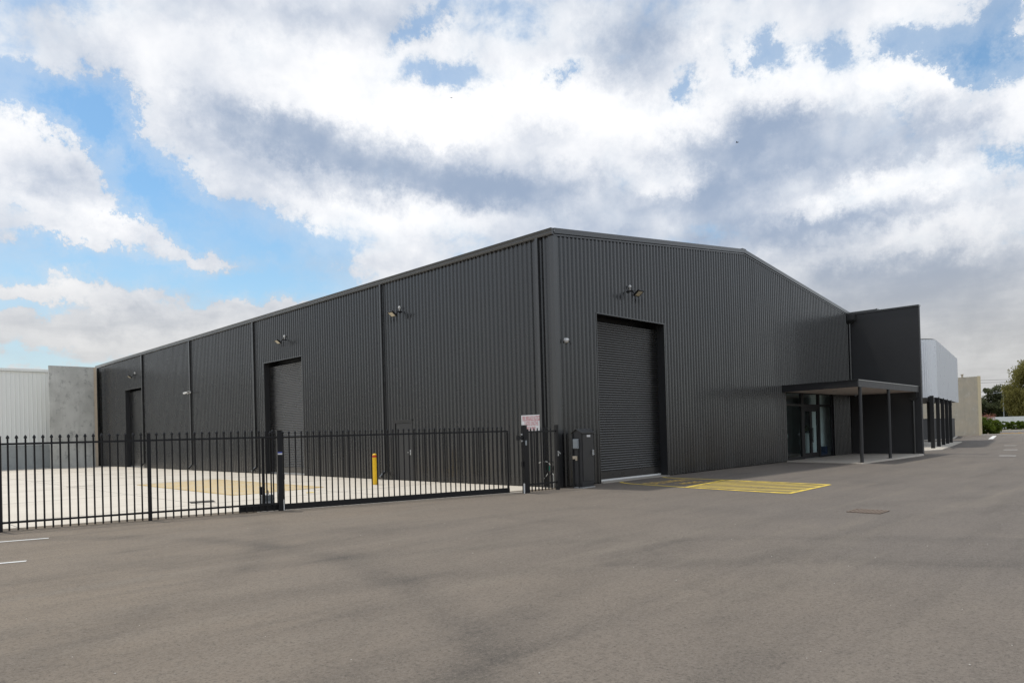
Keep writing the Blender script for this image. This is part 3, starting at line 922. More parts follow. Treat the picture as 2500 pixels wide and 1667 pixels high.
def fascia(p, q):
    a, b_ = Vector((*p, 0)), Vector((*q, 0))
    d = (b_ - a).normalized(); nrm = Vector((-d.y, d.x, 0))
    m = MB(); m.add([a + Vector((0, 0, Z0)), b_ + Vector((0, 0, Z0)), b_ + Vector((0, 0, Z1 - 0.03)), a + Vector((0, 0, Z1 - 0.03)),
                     a + nrm * 0.04 + Vector((0, 0, Z0)), b_ + nrm * 0.04 + Vector((0, 0, Z0)), b_ + nrm * 0.04 + Vector((0, 0, Z1 - 0.03)), a + nrm * 0.04 + Vector((0, 0, Z1 - 0.03))],
                    [(0, 1, 2, 3), (4, 7, 6, 5), (0, 4, 5, 1), (3, 2, 6, 7), (0, 3, 7, 4), (1, 5, 6, 2)])
    m.build('fascia', 'fascia', can)
    m = MB(); o = nrm * -0.02
    a2, b2 = a + o, b_ + o
    m.add([a2 + Vector((0, 0, Z1 - 0.035)), b2 + Vector((0, 0, Z1 - 0.035)), b2 + Vector((0, 0, Z1)), a2 + Vector((0, 0, Z1)), a + nrm * 0.12 + Vector((0, 0, Z1 + 0.012)), b_ + nrm * 0.12 + Vector((0, 0, Z1 + 0.012))],
          [(0, 1, 2, 3), (3, 2, 5, 4)])
    m.build('cap_flashing', 'trim', can)


fascia(PTS[0], PTS[1]); fascia(PTS[1], PTS[2])
ins = [(15.2, -0.045), (14.47, -3.44), (23.73, -3.215), (23.73, -0.045)]
m = MB(); m.prism(ins, 3.38, 3.40); m.build('canopy_roof', 'trim', can)
m = MB(); m.prism(ins, 3.135, 3.15); m.build('soffit', 'soffit', can)
for x, y in ((17.2, -1.6), (20.4, -1.6), (22.6, -1.7)):
    m = MB(); m.lathe([(0.09, 0.0), (0.09, 0.012), (0.05, 0.013)], (x, y, 3.122), 14); m.build('downlight', 'grey_plastic', can)
m = MB(); m.lathe([(0.02, 0.0), (0.06, 0.03), (0.07, 0.09)], (22.9, -0.55, 3.045), 12); m.build('sensor', 'grey_plastic', can)
for x, y in ((14.77, -3.44), (18.64, -3.36)):
    m = MB(); m.tube([(x, y, 0.05), (x, y, 3.13)], 0.068, 16); m.box(x - 0.13, x + 0.13, y - 0.0, y + 0.13, 0.046, 0.056)
    m.build('post', 'fascia', can, smooth=False)
structure(MB().prism([(15.5, -0.03), (14.36, -3.56), (22.5, -3.72), (23.78, -3.36), (23.78, -0.03)], 0.0, 0.045).build('entrance_slab', 'slab_edge'))
structure(MB().prism([(15.75, -0.04), (14.62, -3.4), (22.4, -3.52), (23.77, -3.2), (23.77, -0.04)], 0.045, 0.049).build('slab_infill', 'slab'))

# ------------------------------------------------------------------ office building
off = thing('office_building', 'dark rendered office wing with silver corrugated screen on black posts', 'building')
m = MB(); m.add([(23.79, -3.35, 0), (24.02, -3.35, 0), (24.02, 5, 0), (23.79, 5, 0), (23.79, -3.35, 7.42), (24.02, -3.35, 7.42), (24.02, 5, 7.42), (23.79, 5, 7.42)],
                [(0, 3, 2, 1), (4, 5, 6, 7), (0, 1, 5, 4), (1, 2, 6, 5), (2, 3, 7, 6), (3, 0, 4, 7)])
m.build('side_wall', 'render', off)
m = MB(); m.box(23.755, 24.055, -3.38, 5, 7.42, 7.5); m.build('parapet_cap', 'trim', off)
m = MB(); m.box(24.021, 32.5, 1.6, 16, 0, 6.2); m.build('block', 'render', off)
m = MB(); m.box(25.2, 25.6, -0.95, 6, 7.68, 7.78); m.box(25.2, 25.6, -1.0, -0.952, 7.66, 7.8); m.box(25.3, 25.5, 5.5, 5.8, 6.2, 7.679); m.box(25.3, 25.5, 1.7, 1.9, 6.2, 7.679); m.build('roof_beam', 'trim', off)
m = MB(); m.box(23.5, 23.785, -3.2, -2.82, 2.86, 3.12); m.add([(23.5, -3.2, 2.86), (23.785, -3.2, 2.86), (23.785, -2.82, 2.86), (23.5, -2.82, 2.86), (23.62, -3.08, 2.7), (23.74, -3.08, 2.7), (23.74, -2.96, 2.7), (23.62, -2.96, 2.7)],
      [(0, 4, 5, 1), (1, 5, 6, 2), (2, 6, 7, 3), (3, 7, 4, 0)])
rh2 = m.build('rain_head', 'trim', off)
m = MB(); m.tube([(23.69, -3.02, 2.75), (23.69, -3.02, 0.05)], 0.05, 12); m.build('round_downpipe', 'trim', rh2)

# silver curved screen
F0 = Vector((33.25, -1.72)); F1 = Vector((51.25, 0.96))
ud = (F1 - F0).normalized(); nd_ = Vector((-ud.y, ud.x))
RAD = 1.3
path = []
s = 4.5
c0 = F0 + ud * RAD + nd_ * RAD
while s > RAD:
    path.append((F0 + nd_ * s, -ud)); s -= 0.0325
for k in range(64):
    a = k / 64 * math.pi / 2
    dirn = (-ud * math.cos(a) - nd_ * math.sin(a))
    path.append((c0 + dirn * RAD, dirn))
ln = (F1 - F0).length
s = RAD
while s < ln:
    path.append((F0 + ud * s, -nd_)); s += 0.0325
mm = MB()
vs_ = []
for i, (p_, dn) in enumerate(path):
    o = 0.03 * math.cos(i * math.pi / 2.0) if i % 2 == 0 else 0.0
    q = p_ + dn * o
    vs_ += [(q.x, q.y, 3.12), (q.x, q.y, 6.72)]
mm.add(vs_, [(2 * i, 2 * i + 2, 2 * i + 3, 2 * i + 1) for i in range(len(path) - 1)])
mm.build('silver_screen', 'silver', off, smooth=True)
poly_top = [F0 + nd_ * 4.4 + ud * 0.06] + [c0 + (-ud * math.cos(k / 10 * math.pi / 2) - nd_ * math.sin(k / 10 * math.pi / 2)) * (RAD - 0.06) for k in range(11)] + [F1 + nd_ * 0.06, F1 + nd_ * 4.4]
m = MB(); m.prism([(p_.x, p_.y) for p_ in poly_top], 3.14, 3.3); m.build('screen_soffit', 'int_dark', off)
m = MB(); m.prism([(p_.x, p_.y) for p_ in poly_top], 6.4, 6.78); m.build('screen_roof', 'trim', off)
post_spots = [F0 + ud * (-1.2 + 3.12 * k) + nd_ * 0.1 for k in range(5)]
post_spots = [Vector((31.4, -1.95)), Vector((34.74, -1.46)), Vector((37.84, -1.0)), Vector((40.75, -0.57)), Vector((43.65, -0.14))]
for p_ in post_spots:
    m = MB(); m.obox((p_.x, p_.y, 1.6), (ud.x, ud.y, 0), (nd_.x, nd_.y, 0), (0, 0, 1), 0.10, 0.10, 1.56); m.build('post', 'black_matt', off)
for k, p_ in enumerate(((36.2, 0.35), (37.9, 0.42), (45.0, 1.55))):
    m = MB(); m.obox((p_[0], p_[1], 1.6), (ud.x, ud.y, 0), (nd_.x, nd_.y, 0), (0, 0, 1), 0.14, 0.14, 1.56); m.build('post', 'black_matt', off)
m = MB(); m.bar((31.4, -1.8, 2.98), (47, 0.52, 2.98), 0.1, 0.28); m.build('lintel_beam', 'black_matt', off)
m = MB(); m.bar((34.0, 1.2, 2.5), (47, 3.1, 2.5), 0.08, 0.12); m.build('lintel_beam', 'black_matt', off)
structure(MB().prism([(27.5, -2.2), (29.5, -2.84), (45.86, -0.36), (46.2, 4), (27.5, 4)], 0.0, 0.05).build('terrace_slab', 'slab_edge'))

# ------------------------------------------------------------------ wall fittings


def floodlight(loc, rz, side, label):
    """mounted on a wall; local -y points away from the wall"""
    t = thing('floodlight', label, 'floodlight', loc, rz, 'LED floodlights high on the walls')
    m = MB(); m.box(-0.06, 0.06, -0.05, 0.0, -0.07, 0.07); m.build('base_plate', 'black', t, bevel=0.005)
    m = MB(); m.bar((0, -0.04, 0), (0, -0.34, -0.02), 0.045, 0.06); m.bar((0, -0.3, -0.02), (0.0, -0.47, -0.22), 0.16, 0.05); m.build('arm', 'black', t)
    t.scale = (0.7, 0.7, 0.7)
    ax, ay, az_ = Vector((1, 0, 0)), Vector((0, -0.80, 0.60)), Vector((0, -0.60, -0.80))
    c = Vector((0, -0.62, -0.17))
    m = MB(); m.obox(c, ax, ay, az_, 0.22, 0.19, 0.035); hd = m.build('head', 'black', t, bevel=0.006)
    m = MB()
    for k in range(6): m.obox(c - az_ * 0.05 + ax * (-0.15 + 0.06 * k), ax, ay, az_, 0.006, 0.14, 0.018)
    m.build('cooling_fins', 'black', hd)
    m = MB(); m.obox(c + az_ * 0.037, ax, ay, az_, 0.165, 0.135, 0.004); m.build('lens', 'lens', hd)
    m = MB(); m.tube([(side * 0.02, -0.16, 0.03), (side * 0.02, -0.16, 0.13)], 0.018, 8); m.lathe([(0.03, 0.0), (0.05, 0.02), (0.068, 0.06), (0.066, 0.1), (0.045, 0.135), (0.015, 0.15)], (side * 0.02, -0.16, 0.13), 14)
    m.build('light_sensor', 'white', t, smooth=True)
    return t


floodlight((3.66, 0.0, 6.18), 0.0, -1, 'black floodlight with white sensor bulb above the front roller door')
floodlight((0.0, 7.42, 6.19), R(-90), 1, 'black floodlight on the side wall between the nearest downpipe pair and the corner')
floodlight((0.0, 16.23, 6.17), R(-90), 1, 'black floodlight above the middle roller door of the side wall')
floodlight((0.0, 37.1, 6.18), R(-90), 1, 'smallest floodlight, above the farthest roller door of the side wall')


def dome(loc, rz, label):
    t = thing('security_camera', label, 'camera', loc, rz, 'white security cameras on the walls')
    m = MB(); m.tube([(0, 0.0, 0), (0, -0.06, 0)], 0.07, 16); m.build('mount', 'white', t)
    m = MB()
    prof_ = [(0.072, 0.0), (0.075, 0.03), (0.066, 0.07), (0.045, 0.1), (0.015, 0.112)]
    n_ = 16
    m.add([(r_ * math.cos(2 * math.pi * k / n_), -0.06 - z_, r_ * math.sin(2 * math.pi * k / n_) - 0.01) for r_, z_ in prof_ for k in range(n_)],
          [(i * n_ + k, (i + 1) * n_ + k, (i + 1) * n_ + (k + 1) % n_, i * n_ + (k + 1) % n_) for i in range(len(prof_) - 1) for k in range(n_)])
    m.build('housing', 'white', t, smooth=True)
    m = MB(); m.tube([(0.02, -0.155, -0.04), (0.025, -0.175, -0.05)], 0.022, 10); m.build('lens', 'black', t)


def bullet(loc, rz, dirn, label):
    t = thing('security_camera', label, 'camera', loc, rz, 'white security cameras on the walls')
    m = MB(); m.tube([(0, -0.03, 0), (0, -0.09, 0)], 0.055, 12); m.build('mount', 'white', t)
    d = Vector(dirn).normalized(); a = Vector((0, -0.14, 0.02))
    m = MB(); m.tube([a - d * 0.08, a + d * 0.2], 0.055, 12); m.tube([(0, -0.08, 0), a], 0.025, 8); m.build('housing', 'white', t)
    m = MB(); m.tube([a + d * 0.2, a + d * 0.205], 0.04, 12); m.build('lens', 'black', t)


dome((0.385, -0.004, 4.33), 0.0, 'white dome camera on the front wall just right of the building corner')
bullet((-0.12, 27.72, 4.42), R(-90), (-0.9, -0.4, -0.15), 'white bullet camera left of a far downpipe on the side wall')
bullet((-0.12, 27.40, 4.44), R(-90), (0.9, -0.4, -0.1), 'white bullet camera right of a far downpipe on the side wall')

# fire brigade notice on the side wall
sg = thing('notice_board', 'white sign with red FIRE BRIGADE NOTICE lettering near the building corner', 'sign', (-0.06, 1.0, 1.92), R(-90))
m = MB(); m.box(-0.41, 0.41, -0.004, 0.004, -0.25, 0.25); m.build('panel', 'sign_white', sg)
for body, z, wdt, hgt in (('FIRE BRIGADE NOTICE', 0.155, 0.72, 0.125), ('3 HOSE LENGTHS', -0.005, 0.56, 0.125), ('REQUIRED', -0.165, 0.36, 0.125)):
    me = text_mesh(body, 0.15, 'sign_red', 0.0)
    co = np.empty(len(me.vertices) * 3); me.vertices.foreach_get('co', co); co = co.reshape(-1, 3)
    mn, mx = co.min(0), co.max(0)
    co[:, 0] = (co[:, 0] - (mn[0] + mx[0]) / 2) * wdt / (mx[0] - mn[0])
    co[:, 1] = (co[:, 1] - (mn[1] + mx[1]) / 2) * hgt / (mx[1] - mn[1])
    me.vertices.foreach_set('co', co.ravel()); me.update()
    inst('lettering', me, sg, (0, -0.0065, z), (R(90), 0, 0))
m = MB(); m.box(-0.36, 0.36, -0.0055, -0.0045, 0.078, 0.088); m.build('underline', 'sign_red', sg)
for px_s in (-0.3, 0.3):
    m = MB(); m.box(px_s - 0.02, px_s + 0.02, 0.005, 0.06, -0.2, 0.2); m.build('bracket', 'galv', sg)

# ------------------------------------------------------------------ fence, gate
FA, FB, FC = Vector((-12.763, 3.208, 0)), Vector((-10.283, 2.518, 0)), Vector((-7.707, 1.808, 0))
fd = (FC - FA).normalized()
fn = Vector((-fd.y, fd.x, 0))
picket_prof = [(0.0168, 0.0), (0.0168, 1.80), (0.028, 1.805), (0.0295, 1.818), (0.025, 1.84), (0.013, 1.862), (0.003, 1.873)]
picket_me = MB().lathe([(r_, z_ + (0.02 if z_ == 0 else 0)) for r_, z_ in picket_prof], (0, 0, 0), 10).mesh('picket', 'black')
gate_picket_me = MB().lathe([(0.0168, 0.14), (0.0168, 1.768), (0.027, 1.773), (0.0285, 1.786), (0.024, 1.808), (0.012, 1.83), (0.003, 1.84)], (0, 0, 0), 10).mesh('picket', 'black')
ang = math.atan2(fd.y, fd.x)
fen = thing('picket_fence', 'black steel fence of round pickets with spear tips left of the sliding gate', 'fence')
F_2 = FA - fd * 2.6
posts = [F_2, FA, FB]
post_me = MB().box(-0.038, 0.038, -0.038, 0.038, 0.0, 1.84).box(-0.043, 0.043, -0.043, 0.043, 1.842, 1.856).mesh('post', 'black')
for p_ in posts: inst('post', post_me, fen, p_, (0, 0, ang))
col_me = MB().box(-0.055, 0.055, -0.055, 0.055, 0.155, 0.195).box(-0.055, 0.055, -0.055, 0.055, 1.68, 1.72).mesh('rail_bracket', 'black')
for p_ in posts: inst('rail_bracket', col_me, fen, p_, (0, 0, ang))
spans = [(F_2, FA, 17), (FA, FB, 17), (FB, FC, 17)]
for a, b_, k in spans:
    ln = (b_ - a).length
    for z_ in (0.176, 1.70):
        m = MB(); m.obox((0, 0, 0), (1, 0, 0), (0, 1, 0), (0, 0, 1), ln / 2 - 0.042, 0.02, 0.02)
        m.build('rail', 'black', fen, loc=((a + b_) / 2 + Vector((0, 0, z_))), rot=(0, 0, ang))
    for i in range(k):
        q = a + (b_ - a) * ((i + 1) / (k + 1))
        inst('picket', picket_me, fen, q)

gp = thing('gate_post', 'thick black gate post with a blue and white sticker between fence and sliding gate', 'post', FC, ang)
m = MB(); m.box(-0.055, 0.055, -0.055, 0.055, 0, 1.84); m.build('post', 'black', gp, bevel=0.004)
m = MB(); m.box(-0.062, 0.062, -0.062, 0.062, 1.842, 1.86); m.build('post_cap', 'black', gp)
m = MB(); m.box(-0.05, 0.05, -0.0575, -0.0555, 1.33, 1.36); m.build('blue_sticker', 'blue', gp)
m = MB(); m.box(-0.05, 0.05, -0.0575, -0.0555, 1.295, 1.328); m.build('white_sticker', 'sign_white', gp)
m = MB(); m.box(0.0552, 0.09, -0.03, 0.05, 1.55, 1.72); m.build('guide_roller', 'black', gp)
m = MB(); m.box(0.0552, 0.1, -0.03, 0.05, 0.72, 0.84); m.build('safety_sensor', 'black', gp)
m = MB(); m.box(0.0552, 0.075, -0.05, -0.01, 0.01, 0.26); m.build('cable_conduit', 'white', gp)

GA = Vector((-7.635, 1.765, 0)) + fn * 0.13
GB = Vector((-1.89, 0.13, 0)) + fn * 0.10
gd = (GB - GA).normalized(); gang = math.atan2(gd.y, gd.x)
gt = thing('sliding_gate', 'long black sliding gate of spear topped pickets on a heavy bottom beam', 'gate', GA, gang)
GL = (GB - GA).length
m = MB(); m.box(-0.97, GL + 0.02, -0.035, 0.035, 0.02, 0.145); m.build('bottom_beam', 'black', gt, bevel=0.004)
m = MB(); m.box(-0.46, GL + 0.02, -0.02, 0.02, 1.675, 1.715); m.build('top_rail', 'black', gt)
m = MB(); m.box(-0.46, -0.40, -0.02, 0.02, 0.147, 1.673); m.build('end_stile', 'black', gt)
m = MB(); m.box(GL - 0.03, GL + 0.02, -0.02, 0.02, 0.147, 1.673); m.build('end_stile', 'black', gt)
k = 44
for i in range(k):
    x = -0.40 + (GL + 0.37) * (i + 1) / (k + 1)
    inst('picket', gate_picket_me, gt, (x, 0, 0))
m = MB(); m.box(-0.6, GL + 0.5, -0.16, 0.09, 0.008, 0.014)
structure(m.build('gate_track', 'slab', None, loc=GA, rot=(0, 0, gang)))

mo = thing('gate_motor', 'grey sliding gate motor box with white lid beside the thick gate post', 'motor', GA + gd * -0.32 + fn * 0.22, gang)
m = MB(); m.box(-0.14, 0.14, -0.1, 0.1, 0.03, 0.34); m.build('housing', 'grey_plastic', mo, bevel=0.02)
m = MB(); m.box(-0.15, 0.15, -0.11, 0.11, 0.342, 0.375); m.build('lid', 'white', mo, bevel=0.012)
m = MB(); m.box(-0.07, 0.06, -0.106, -0.101, 0.15, 0.22); m.build('label_plate', 'sign_white', mo)
m = MB(); m.box(-0.17, -0.1, -0.05, 0.0, 0.376, 0.56); m.build('limit_bracket', 'black', mo)
m = MB(); m.lathe([(0.03, 0.0), (0.028, 0.05), (0.01, 0.1)], (0.02, 0, 0.376), 10); m.build('warning_lamp', 'cream_plastic', mo)

LP = Vector((-1.66, -0.22, 0)); EP = Vector((-0.40, -0.28, 0))
sd = (EP - LP).normalized(); sang = math.atan2(sd.y, sd.x)
lp = thing('latch_post', 'thick black post with latch catch and keypad right of the sliding gate', 'post', LP, sang)
m = MB(); m.box(-0.06, 0.06, -0.06, 0.06, 0, 1.83); m.build('post', 'black', lp, bevel=0.004)
m = MB(); m.box(-0.067, 0.067, -0.067, 0.067, 1.832, 1.85); m.build('post_cap', 'black_matt', lp)
m = MB(); m.box(-0.2, -0.061, -0.03, 0.03, 1.47, 1.54); m.box(-0.24, -0.2, -0.05, 0.05, 1.44, 1.57); m.build('latch_catch', 'black', lp)
m = MB(); m.box(-0.1, -0.061, -0.02, 0.02, 1.58, 1.62); m.box(-0.1, -0.061, -0.02, 0.02, 1.40, 1.44); m.build('catch_bolt', 'galv', lp)
m = MB(); m.box(-0.03, 0.03, -0.08, -0.061, 1.3, 1.43); m.build('keypad', 'grey_plastic', lp, bevel=0.004)
m = MB(); m.box(-0.105, -0.061, -0.03, 0.03, 0.73, 0.86); m.build('safety_sensor', 'black', lp)
m = MB(); m.box(-0.09, -0.0612, -0.05, -0.02, 0.0, 0.27); m.build('cable_conduit', 'white', lp)

sf = thing('short_fence_panel', 'short black picket panel between the latch post and the building corner', 'fence', LP, sang)
SL = (EP - LP).length
m = MB(); m.box(0.085, 0.145, -0.03, 0.03, 0, 1.74); m.build('post', 'black', sf)
m = MB(); m.box(SL - 0.045, SL + 0.045, -0.045, 0.045, 0, 1.84); m.build('post', 'black', sf)
for z_ in (0.2, 1.645):
    m = MB(); m.box(0.147, SL - 0.047, -0.02, 0.02, z_, z_ + 0.045); m.build('rail', 'black', sf)
sp_me = MB().lathe([(0.019, 0.03), (0.019, 1.74), (0.004, 1.775)], (0, 0, 0), 10).mesh('picket', 'black')
for i in range(7): inst('picket', sp_me, sf, (0.25 + i * (SL - 0.4) / 6.6, 0, 0))
m = MB(); m.box(SL - 0.02, SL + 0.02, -0.062, -0.046, 0.96, 1.1); m.bar((SL, -0.07, 1.08), (SL + 0.06, -0.09, 1.02), 0.015, 0.02); m.build('lock', 'galv', sf)

hp = thing('water_pipe', 'white looped hose with green valve behind the short fence panel', 'pipe', (-0.1, 0.45, 0.0))
pts = [(0, 0.29, .72), (0, 0.18, .75), (0, 0.07, .775), (0, -0.04, .78), (0, -0.13, .755), (0, -0.19, .69), (0, -0.17, .62), (0, -0.15, .54), (0, -0.12, .45), (0, -0.05, .37), (0, 0.05, .28), (0, 0.13, .17), (0, 0.15, .02)]
m = MB(); m.tube(pts, 0.012, 8); m.build('hose', 'hose', hp)
m = MB(); m.tube([(0, -0.16, .65), (0, -0.15, .52)], 0.026, 10); m.build('valve', 'green', hp)
m = MB(); m.tube([(-0.02, -0.33, 0.02), (-0.02, -0.33, .40), (-0.02, -0.29, .43)], 0.014, 8); m.build('standpipe', 'hose', hp)

# bollard
bo = thing('bollard', 'yellow steel bollard with red reflective band inside the yard', 'bollard', (-1.795, 6.745, 0.012))
m = MB(); m.tube([(0, 0, 0), (0, 0, 0.93)], 0.078, 20); m.build('post', 'yellow', bo)
m = MB(); m.tube([(0, 0, 0.932), (0, 0, 1.0)], 0.08, 20); m.build('reflective_band', 'red', bo)
m = MB(); m.lathe([(0.078, 1.002), (0.072, 1.03), (0.045, 1.055), (0.01, 1.062)], (0, 0, 0), 20); m.build('dome_cap', 'yellow', bo)
m = MB(); m.tube([(0, 0, 0), (0, 0, 0.006)], 0.12, 20); m.build('footing', 'slab', bo)

# ------------------------------------------------------------------ electrical cabinet
cb = thing('electrical_cabinet', 'tall charcoal metal cabinet with pitched lid beside the front roller door', 'cabinet', (0.25, -0.66, 0))
CW, CD, CH = 0.56, 0.33, 1.60
m = MB(); m.box(0.02, CW - 0.02, 0.02, CD, 0.004, 0.12); m.build('plinth', 'jamb', cb)
m = MB(); m.box(-0.01, CW + 0.01, -0.012, CD, 0.004, 0.03); m.build('base_angle', 'galv', cb)
m = MB(); m.box(0.0, CW, 0.0, CD, 0.122, CH); m.add([(0.0, 0, CH), (0, CD, CH), (0, CD / 2, CH + 0.09), (CW, 0, CH), (CW, CD, CH), (CW, CD / 2, CH + 0.09)], [(0, 1, 2), (3, 5, 4)])
m.build('body', 'render', cb)
m = MB()
for s_, y0, y1 in ((0, -0.06, CD / 2), (1, CD + 0.04, CD / 2)):
    z0_, z1_ = CH - 0.02, CH + 0.10
    m.add([(-0.05, y0, z0_), (CW + 0.05, y0, z0_), (CW + 0.05, y1, z1_), (-0.05, y1, z1_), (-0.05, y0, z0_ + 0.012), (CW + 0.05, y0, z0_ + 0.012), (CW + 0.05, y1, z1_ + 0.012), (-0.05, y1, z1_ + 0.012)],
          [(0, 3, 2, 1), (4, 5, 6, 7), (0, 1, 5, 4), (1, 2, 6, 5), (2, 3, 7, 6), (3, 0, 4, 7)])
m.build('lid', 'trim', cb)
m = MB(); m.box(0.03, CW - 0.03, -0.02, -0.001, 0.2, CH - 0.05); cdoor = m.build('door', 'door_paint', cb, bevel=0.004)
m = MB(); m.box(CW - 0.12, CW - 0.08, -0.04, -0.021, 0.93, 1.1); m.tube([(CW - 0.1, -0.04, 1.09), (CW - 0.1, -0.075, 1.07), (CW - 0.1, -0.075, 0.95)], 0.012, 8); m.build('handle', 'galv', cdoor)
m = MB(); m.box(0.22, 0.38, -0.0245, -0.0205, 1.47, 1.53); m.build('label_plate', 'sign_white', cdoor)
m = MB()
for k in range(4): m.box(0.1, 0.26, -0.026, -0.0205, 0.24 + k * 0.025, 0.252 + k * 0.025)
m.build('vent_louvre', 'door_paint', cdoor)
m = MB(); m.box(-0.06, -0.001, 0.09, 0.28, 1.14, 1.42); mb_ = m.build('meter_box', 'grey_plastic', cb, bevel=0.012)
m = MB(); m.box(-0.068, -0.061, 0.105, 0.265, 1.30, 1.40); m.box(-0.068, -0.061, 0.105, 0.265, 1.16, 1.27); m.build('meter_lid', 'grey_plastic', mb_, bevel=0.003)
m = MB(); m.box(-0.05, -0.001, 0.15, 0.31, 0.84, 0.93); m.box(-0.05, -0.001, 0.15, 0.21, 0.80, 0.838); m.build('power_outlet', 'cream_plastic', cb, bevel=0.006)
m = MB(); m.tube([(-0.02, 0.11, 1.14), (-0.02, 0.11, 0.02)], 0.012, 8); m.build('conduit', 'black_matt', cb)
m = MB(); m.tube([(-0.03, 0.31, 1.58), (-0.03, 0.31, 0.02)], 0.02, 8); m.build('conduit', 'black_matt', cb)

# ------------------------------------------------------------------ painted markings


def strip_poly(mb, a, b_, wdt, z=0.010):
    a, b_ = Vector((*a, 0)), Vector((*b_, 0))
    d = (b_ - a).normalized(); nn = Vector((-d.y, d.x, 0)) * wdt / 2
    mb.add([(a - nn)[:2] + (z,), (b_ - nn)[:2] + (z,), (b_ + nn)[:2] + (z,), (a + nn)[:2] + (z,)], [(0, 1, 2, 3)])


def hatch(quad, spacing, wdt, angle, mat, border, bw, z):
    """stripes clipped to a convex quad"""
    mb = MB()
    zz = z
    for i in range(len(quad)):
        if i in border: strip_poly(mb, quad[i], quad[(i + 1) % len(quad)], bw, zz)
        zz += 0.0006
    d = Vector((math.cos(angle), math.sin(angle))); nn = Vector((-d.y, d.x))
    Q = [Vector(q) for q in quad]
    vals = [q.dot(nn) for q in Q]
    s_ = min(vals) + spacing
    while s_ < max(vals) - spacing * 0.4:
        hit = []
        for i in range(4):
            a, b_ = Q[i], Q[(i + 1) % 4]
            va, vb = a.dot(nn) - s_, b_.dot(nn) - s_
            if va * vb < 0: hit.append(a + (b_ - a) * (va / (va - vb)))
        if len(hit) == 2: strip_poly(mb, hit[0][:], hit[1][:], wdt, z - 0.0008)
        s_ += spacing
    return mb.build('hatched_marking', mat)


q = [(1.73, -3.12), (1.22, -6.22), (4.12, -6.10), (4.60, -2.77)]
structure(hatch(q, 0.45, 0.15, R(-47), 'paint_yellow', (0, 1, 2, 3), 0.11, 0.012))
mb = MB()
for pts in ([(2.66, -0.28), (2.45, -0.42), (2.17, -0.95), (1.73, -3.12)], [(5.0, -0.3), (4.85, -0.5), (4.74, -0.9), (4.60, -2.77)]):
    zz = 0.0105
    for a, b_ in zip(pts[:-1], pts[1:]):
        strip_poly(mb, a, b_, 0.12, zz); zz += 0.0005
structure(mb.build('lane_marking', 'paint_yellow'))
for body, cx_, cy_, wd_, hg_ in (('DELIVERY', 3.36, -1.56, 2.06, 0.52), ('HERE', 3.24, -2.40, 1.1, 0.46)):
    me = text_mesh(body, 0.4, 'paint_stencil', 0.004, 1.15)
    co = np.empty(len(me.vertices) * 3); me.vertices.foreach_get('co', co); co = co.reshape(-1, 3)
    mn, mx = co.min(0), co.max(0)
    co[:, 0] = (co[:, 0] - (mn[0] + mx[0]) / 2) * wd_ / (mx[0] - mn[0])
    co[:, 1] = (co[:, 1] - (mn[1] + mx[1]) / 2) * hg_ / (mx[1] - mn[1])
    me.vertices.foreach_set('co', co.ravel()); me.update()
    o = bpy.data.objects.new('pavement_lettering', me); COL.objects.link(o); o.location = (cx_, cy_, 0.0115); o.rotation_euler = (0, 0, R(-4)); structure(o)
q = [(-6.45, 7.2), (-3.35, 7.5), (-3.25, 16.37), (-6.34, 16.37)]
sheet('painted_bay', q, 0.0155, 'paint_wash')
structure(hatch(q, 0.5, 0.13, R(-48), 'paint_worn', (0, 1, 2, 3), 0.12, 0.018))
mb = MB()
strip_poly(mb, (-12.36, 1.27), (-17.4, 2.85), 0.1)
strip_poly(mb, (-13.16, -1.324), (-17.9, 0.2), 0.1)
for y_, x_ in ((-4.75, 37.15), (-5.95, 29.86), (-7.02, 22.56)):
    strip_poly(mb, (x_, y_ + 0.3), (x_, y_ - 0.33), 0.28)
strip_poly(mb, (55.0, -0.5), (68.4, 1.6), 0.34)
strip_poly(mb, (47.0, -9.2), (47.2, -12.6), 0.2)
structure(mb.build('bay_line', 'paint_white'))
mb = MB(); strip_poly(mb, (-4.78, 5.75), (-4.66, 6.0), 0.22, 0.018); structure(mb.build('survey_mark', 'paint_yellow'))

structure(MB().prism([(21.42, -3.9), (21.2, -6.05), (20.83, -7.9), (19.6, -14.0), (19.66, -14.0), (20.89, -7.9), (21.26, -6.05), (21.48, -3.9)], 0.004, 0.007).build('asphalt_joint', 'joint'))
# drain grates, then two dark yard strips
dg_ = thing('drain_grate', 'rusty rectangular drain grate set in the asphalt at the right', 'drain', (-1.49, -8.86, 0.004), R(0))
m = MB(); m.box(-0.27, 0.27, -0.29, 0.29, 0.0005, 0.004); m.build('pit', 'asphalt', dg_)
m = MB(); m.box(-0.27, -0.235, -0.29, 0.29, 0.0045, 0.016); m.box(0.235, 0.27, -0.29, 0.29, 0.0045, 0.016); m.box(-0.234, 0.234, -0.29, -0.26, 0.0045, 0.016); m.box(-0.234, 0.234, 0.26, 0.29, 0.0045, 0.016); m.build('frame', 'rust', dg_)
bar_me = MB().box(-0.234, 0.234, -0.022, 0.022, 0.0045, 0.014).mesh('bar', 'rust')
for k in range(7): inst('bar', bar_me, dg_, (0, -0.21 + 0.07 * k, 0))
dy_ = thing('yard_drain', 'grey drain grate in the pale concrete behind the picket fence', 'drain', (-7.9, 5.9, 0.012), R(-16))
m = MB(); m.box(-0.3, 0.3, -0.3, 0.3, 0.0008, 0.004); m.build('pit', 'black_matt', dy_)
bar_me = MB().box(-0.3, 0.3, -0.02, 0.02, 0.0045, 0.012).mesh('bar', 'joint')
for k in range(8): inst('bar', bar_me, dy_, (0, -0.28 + 0.08 * k, 0))
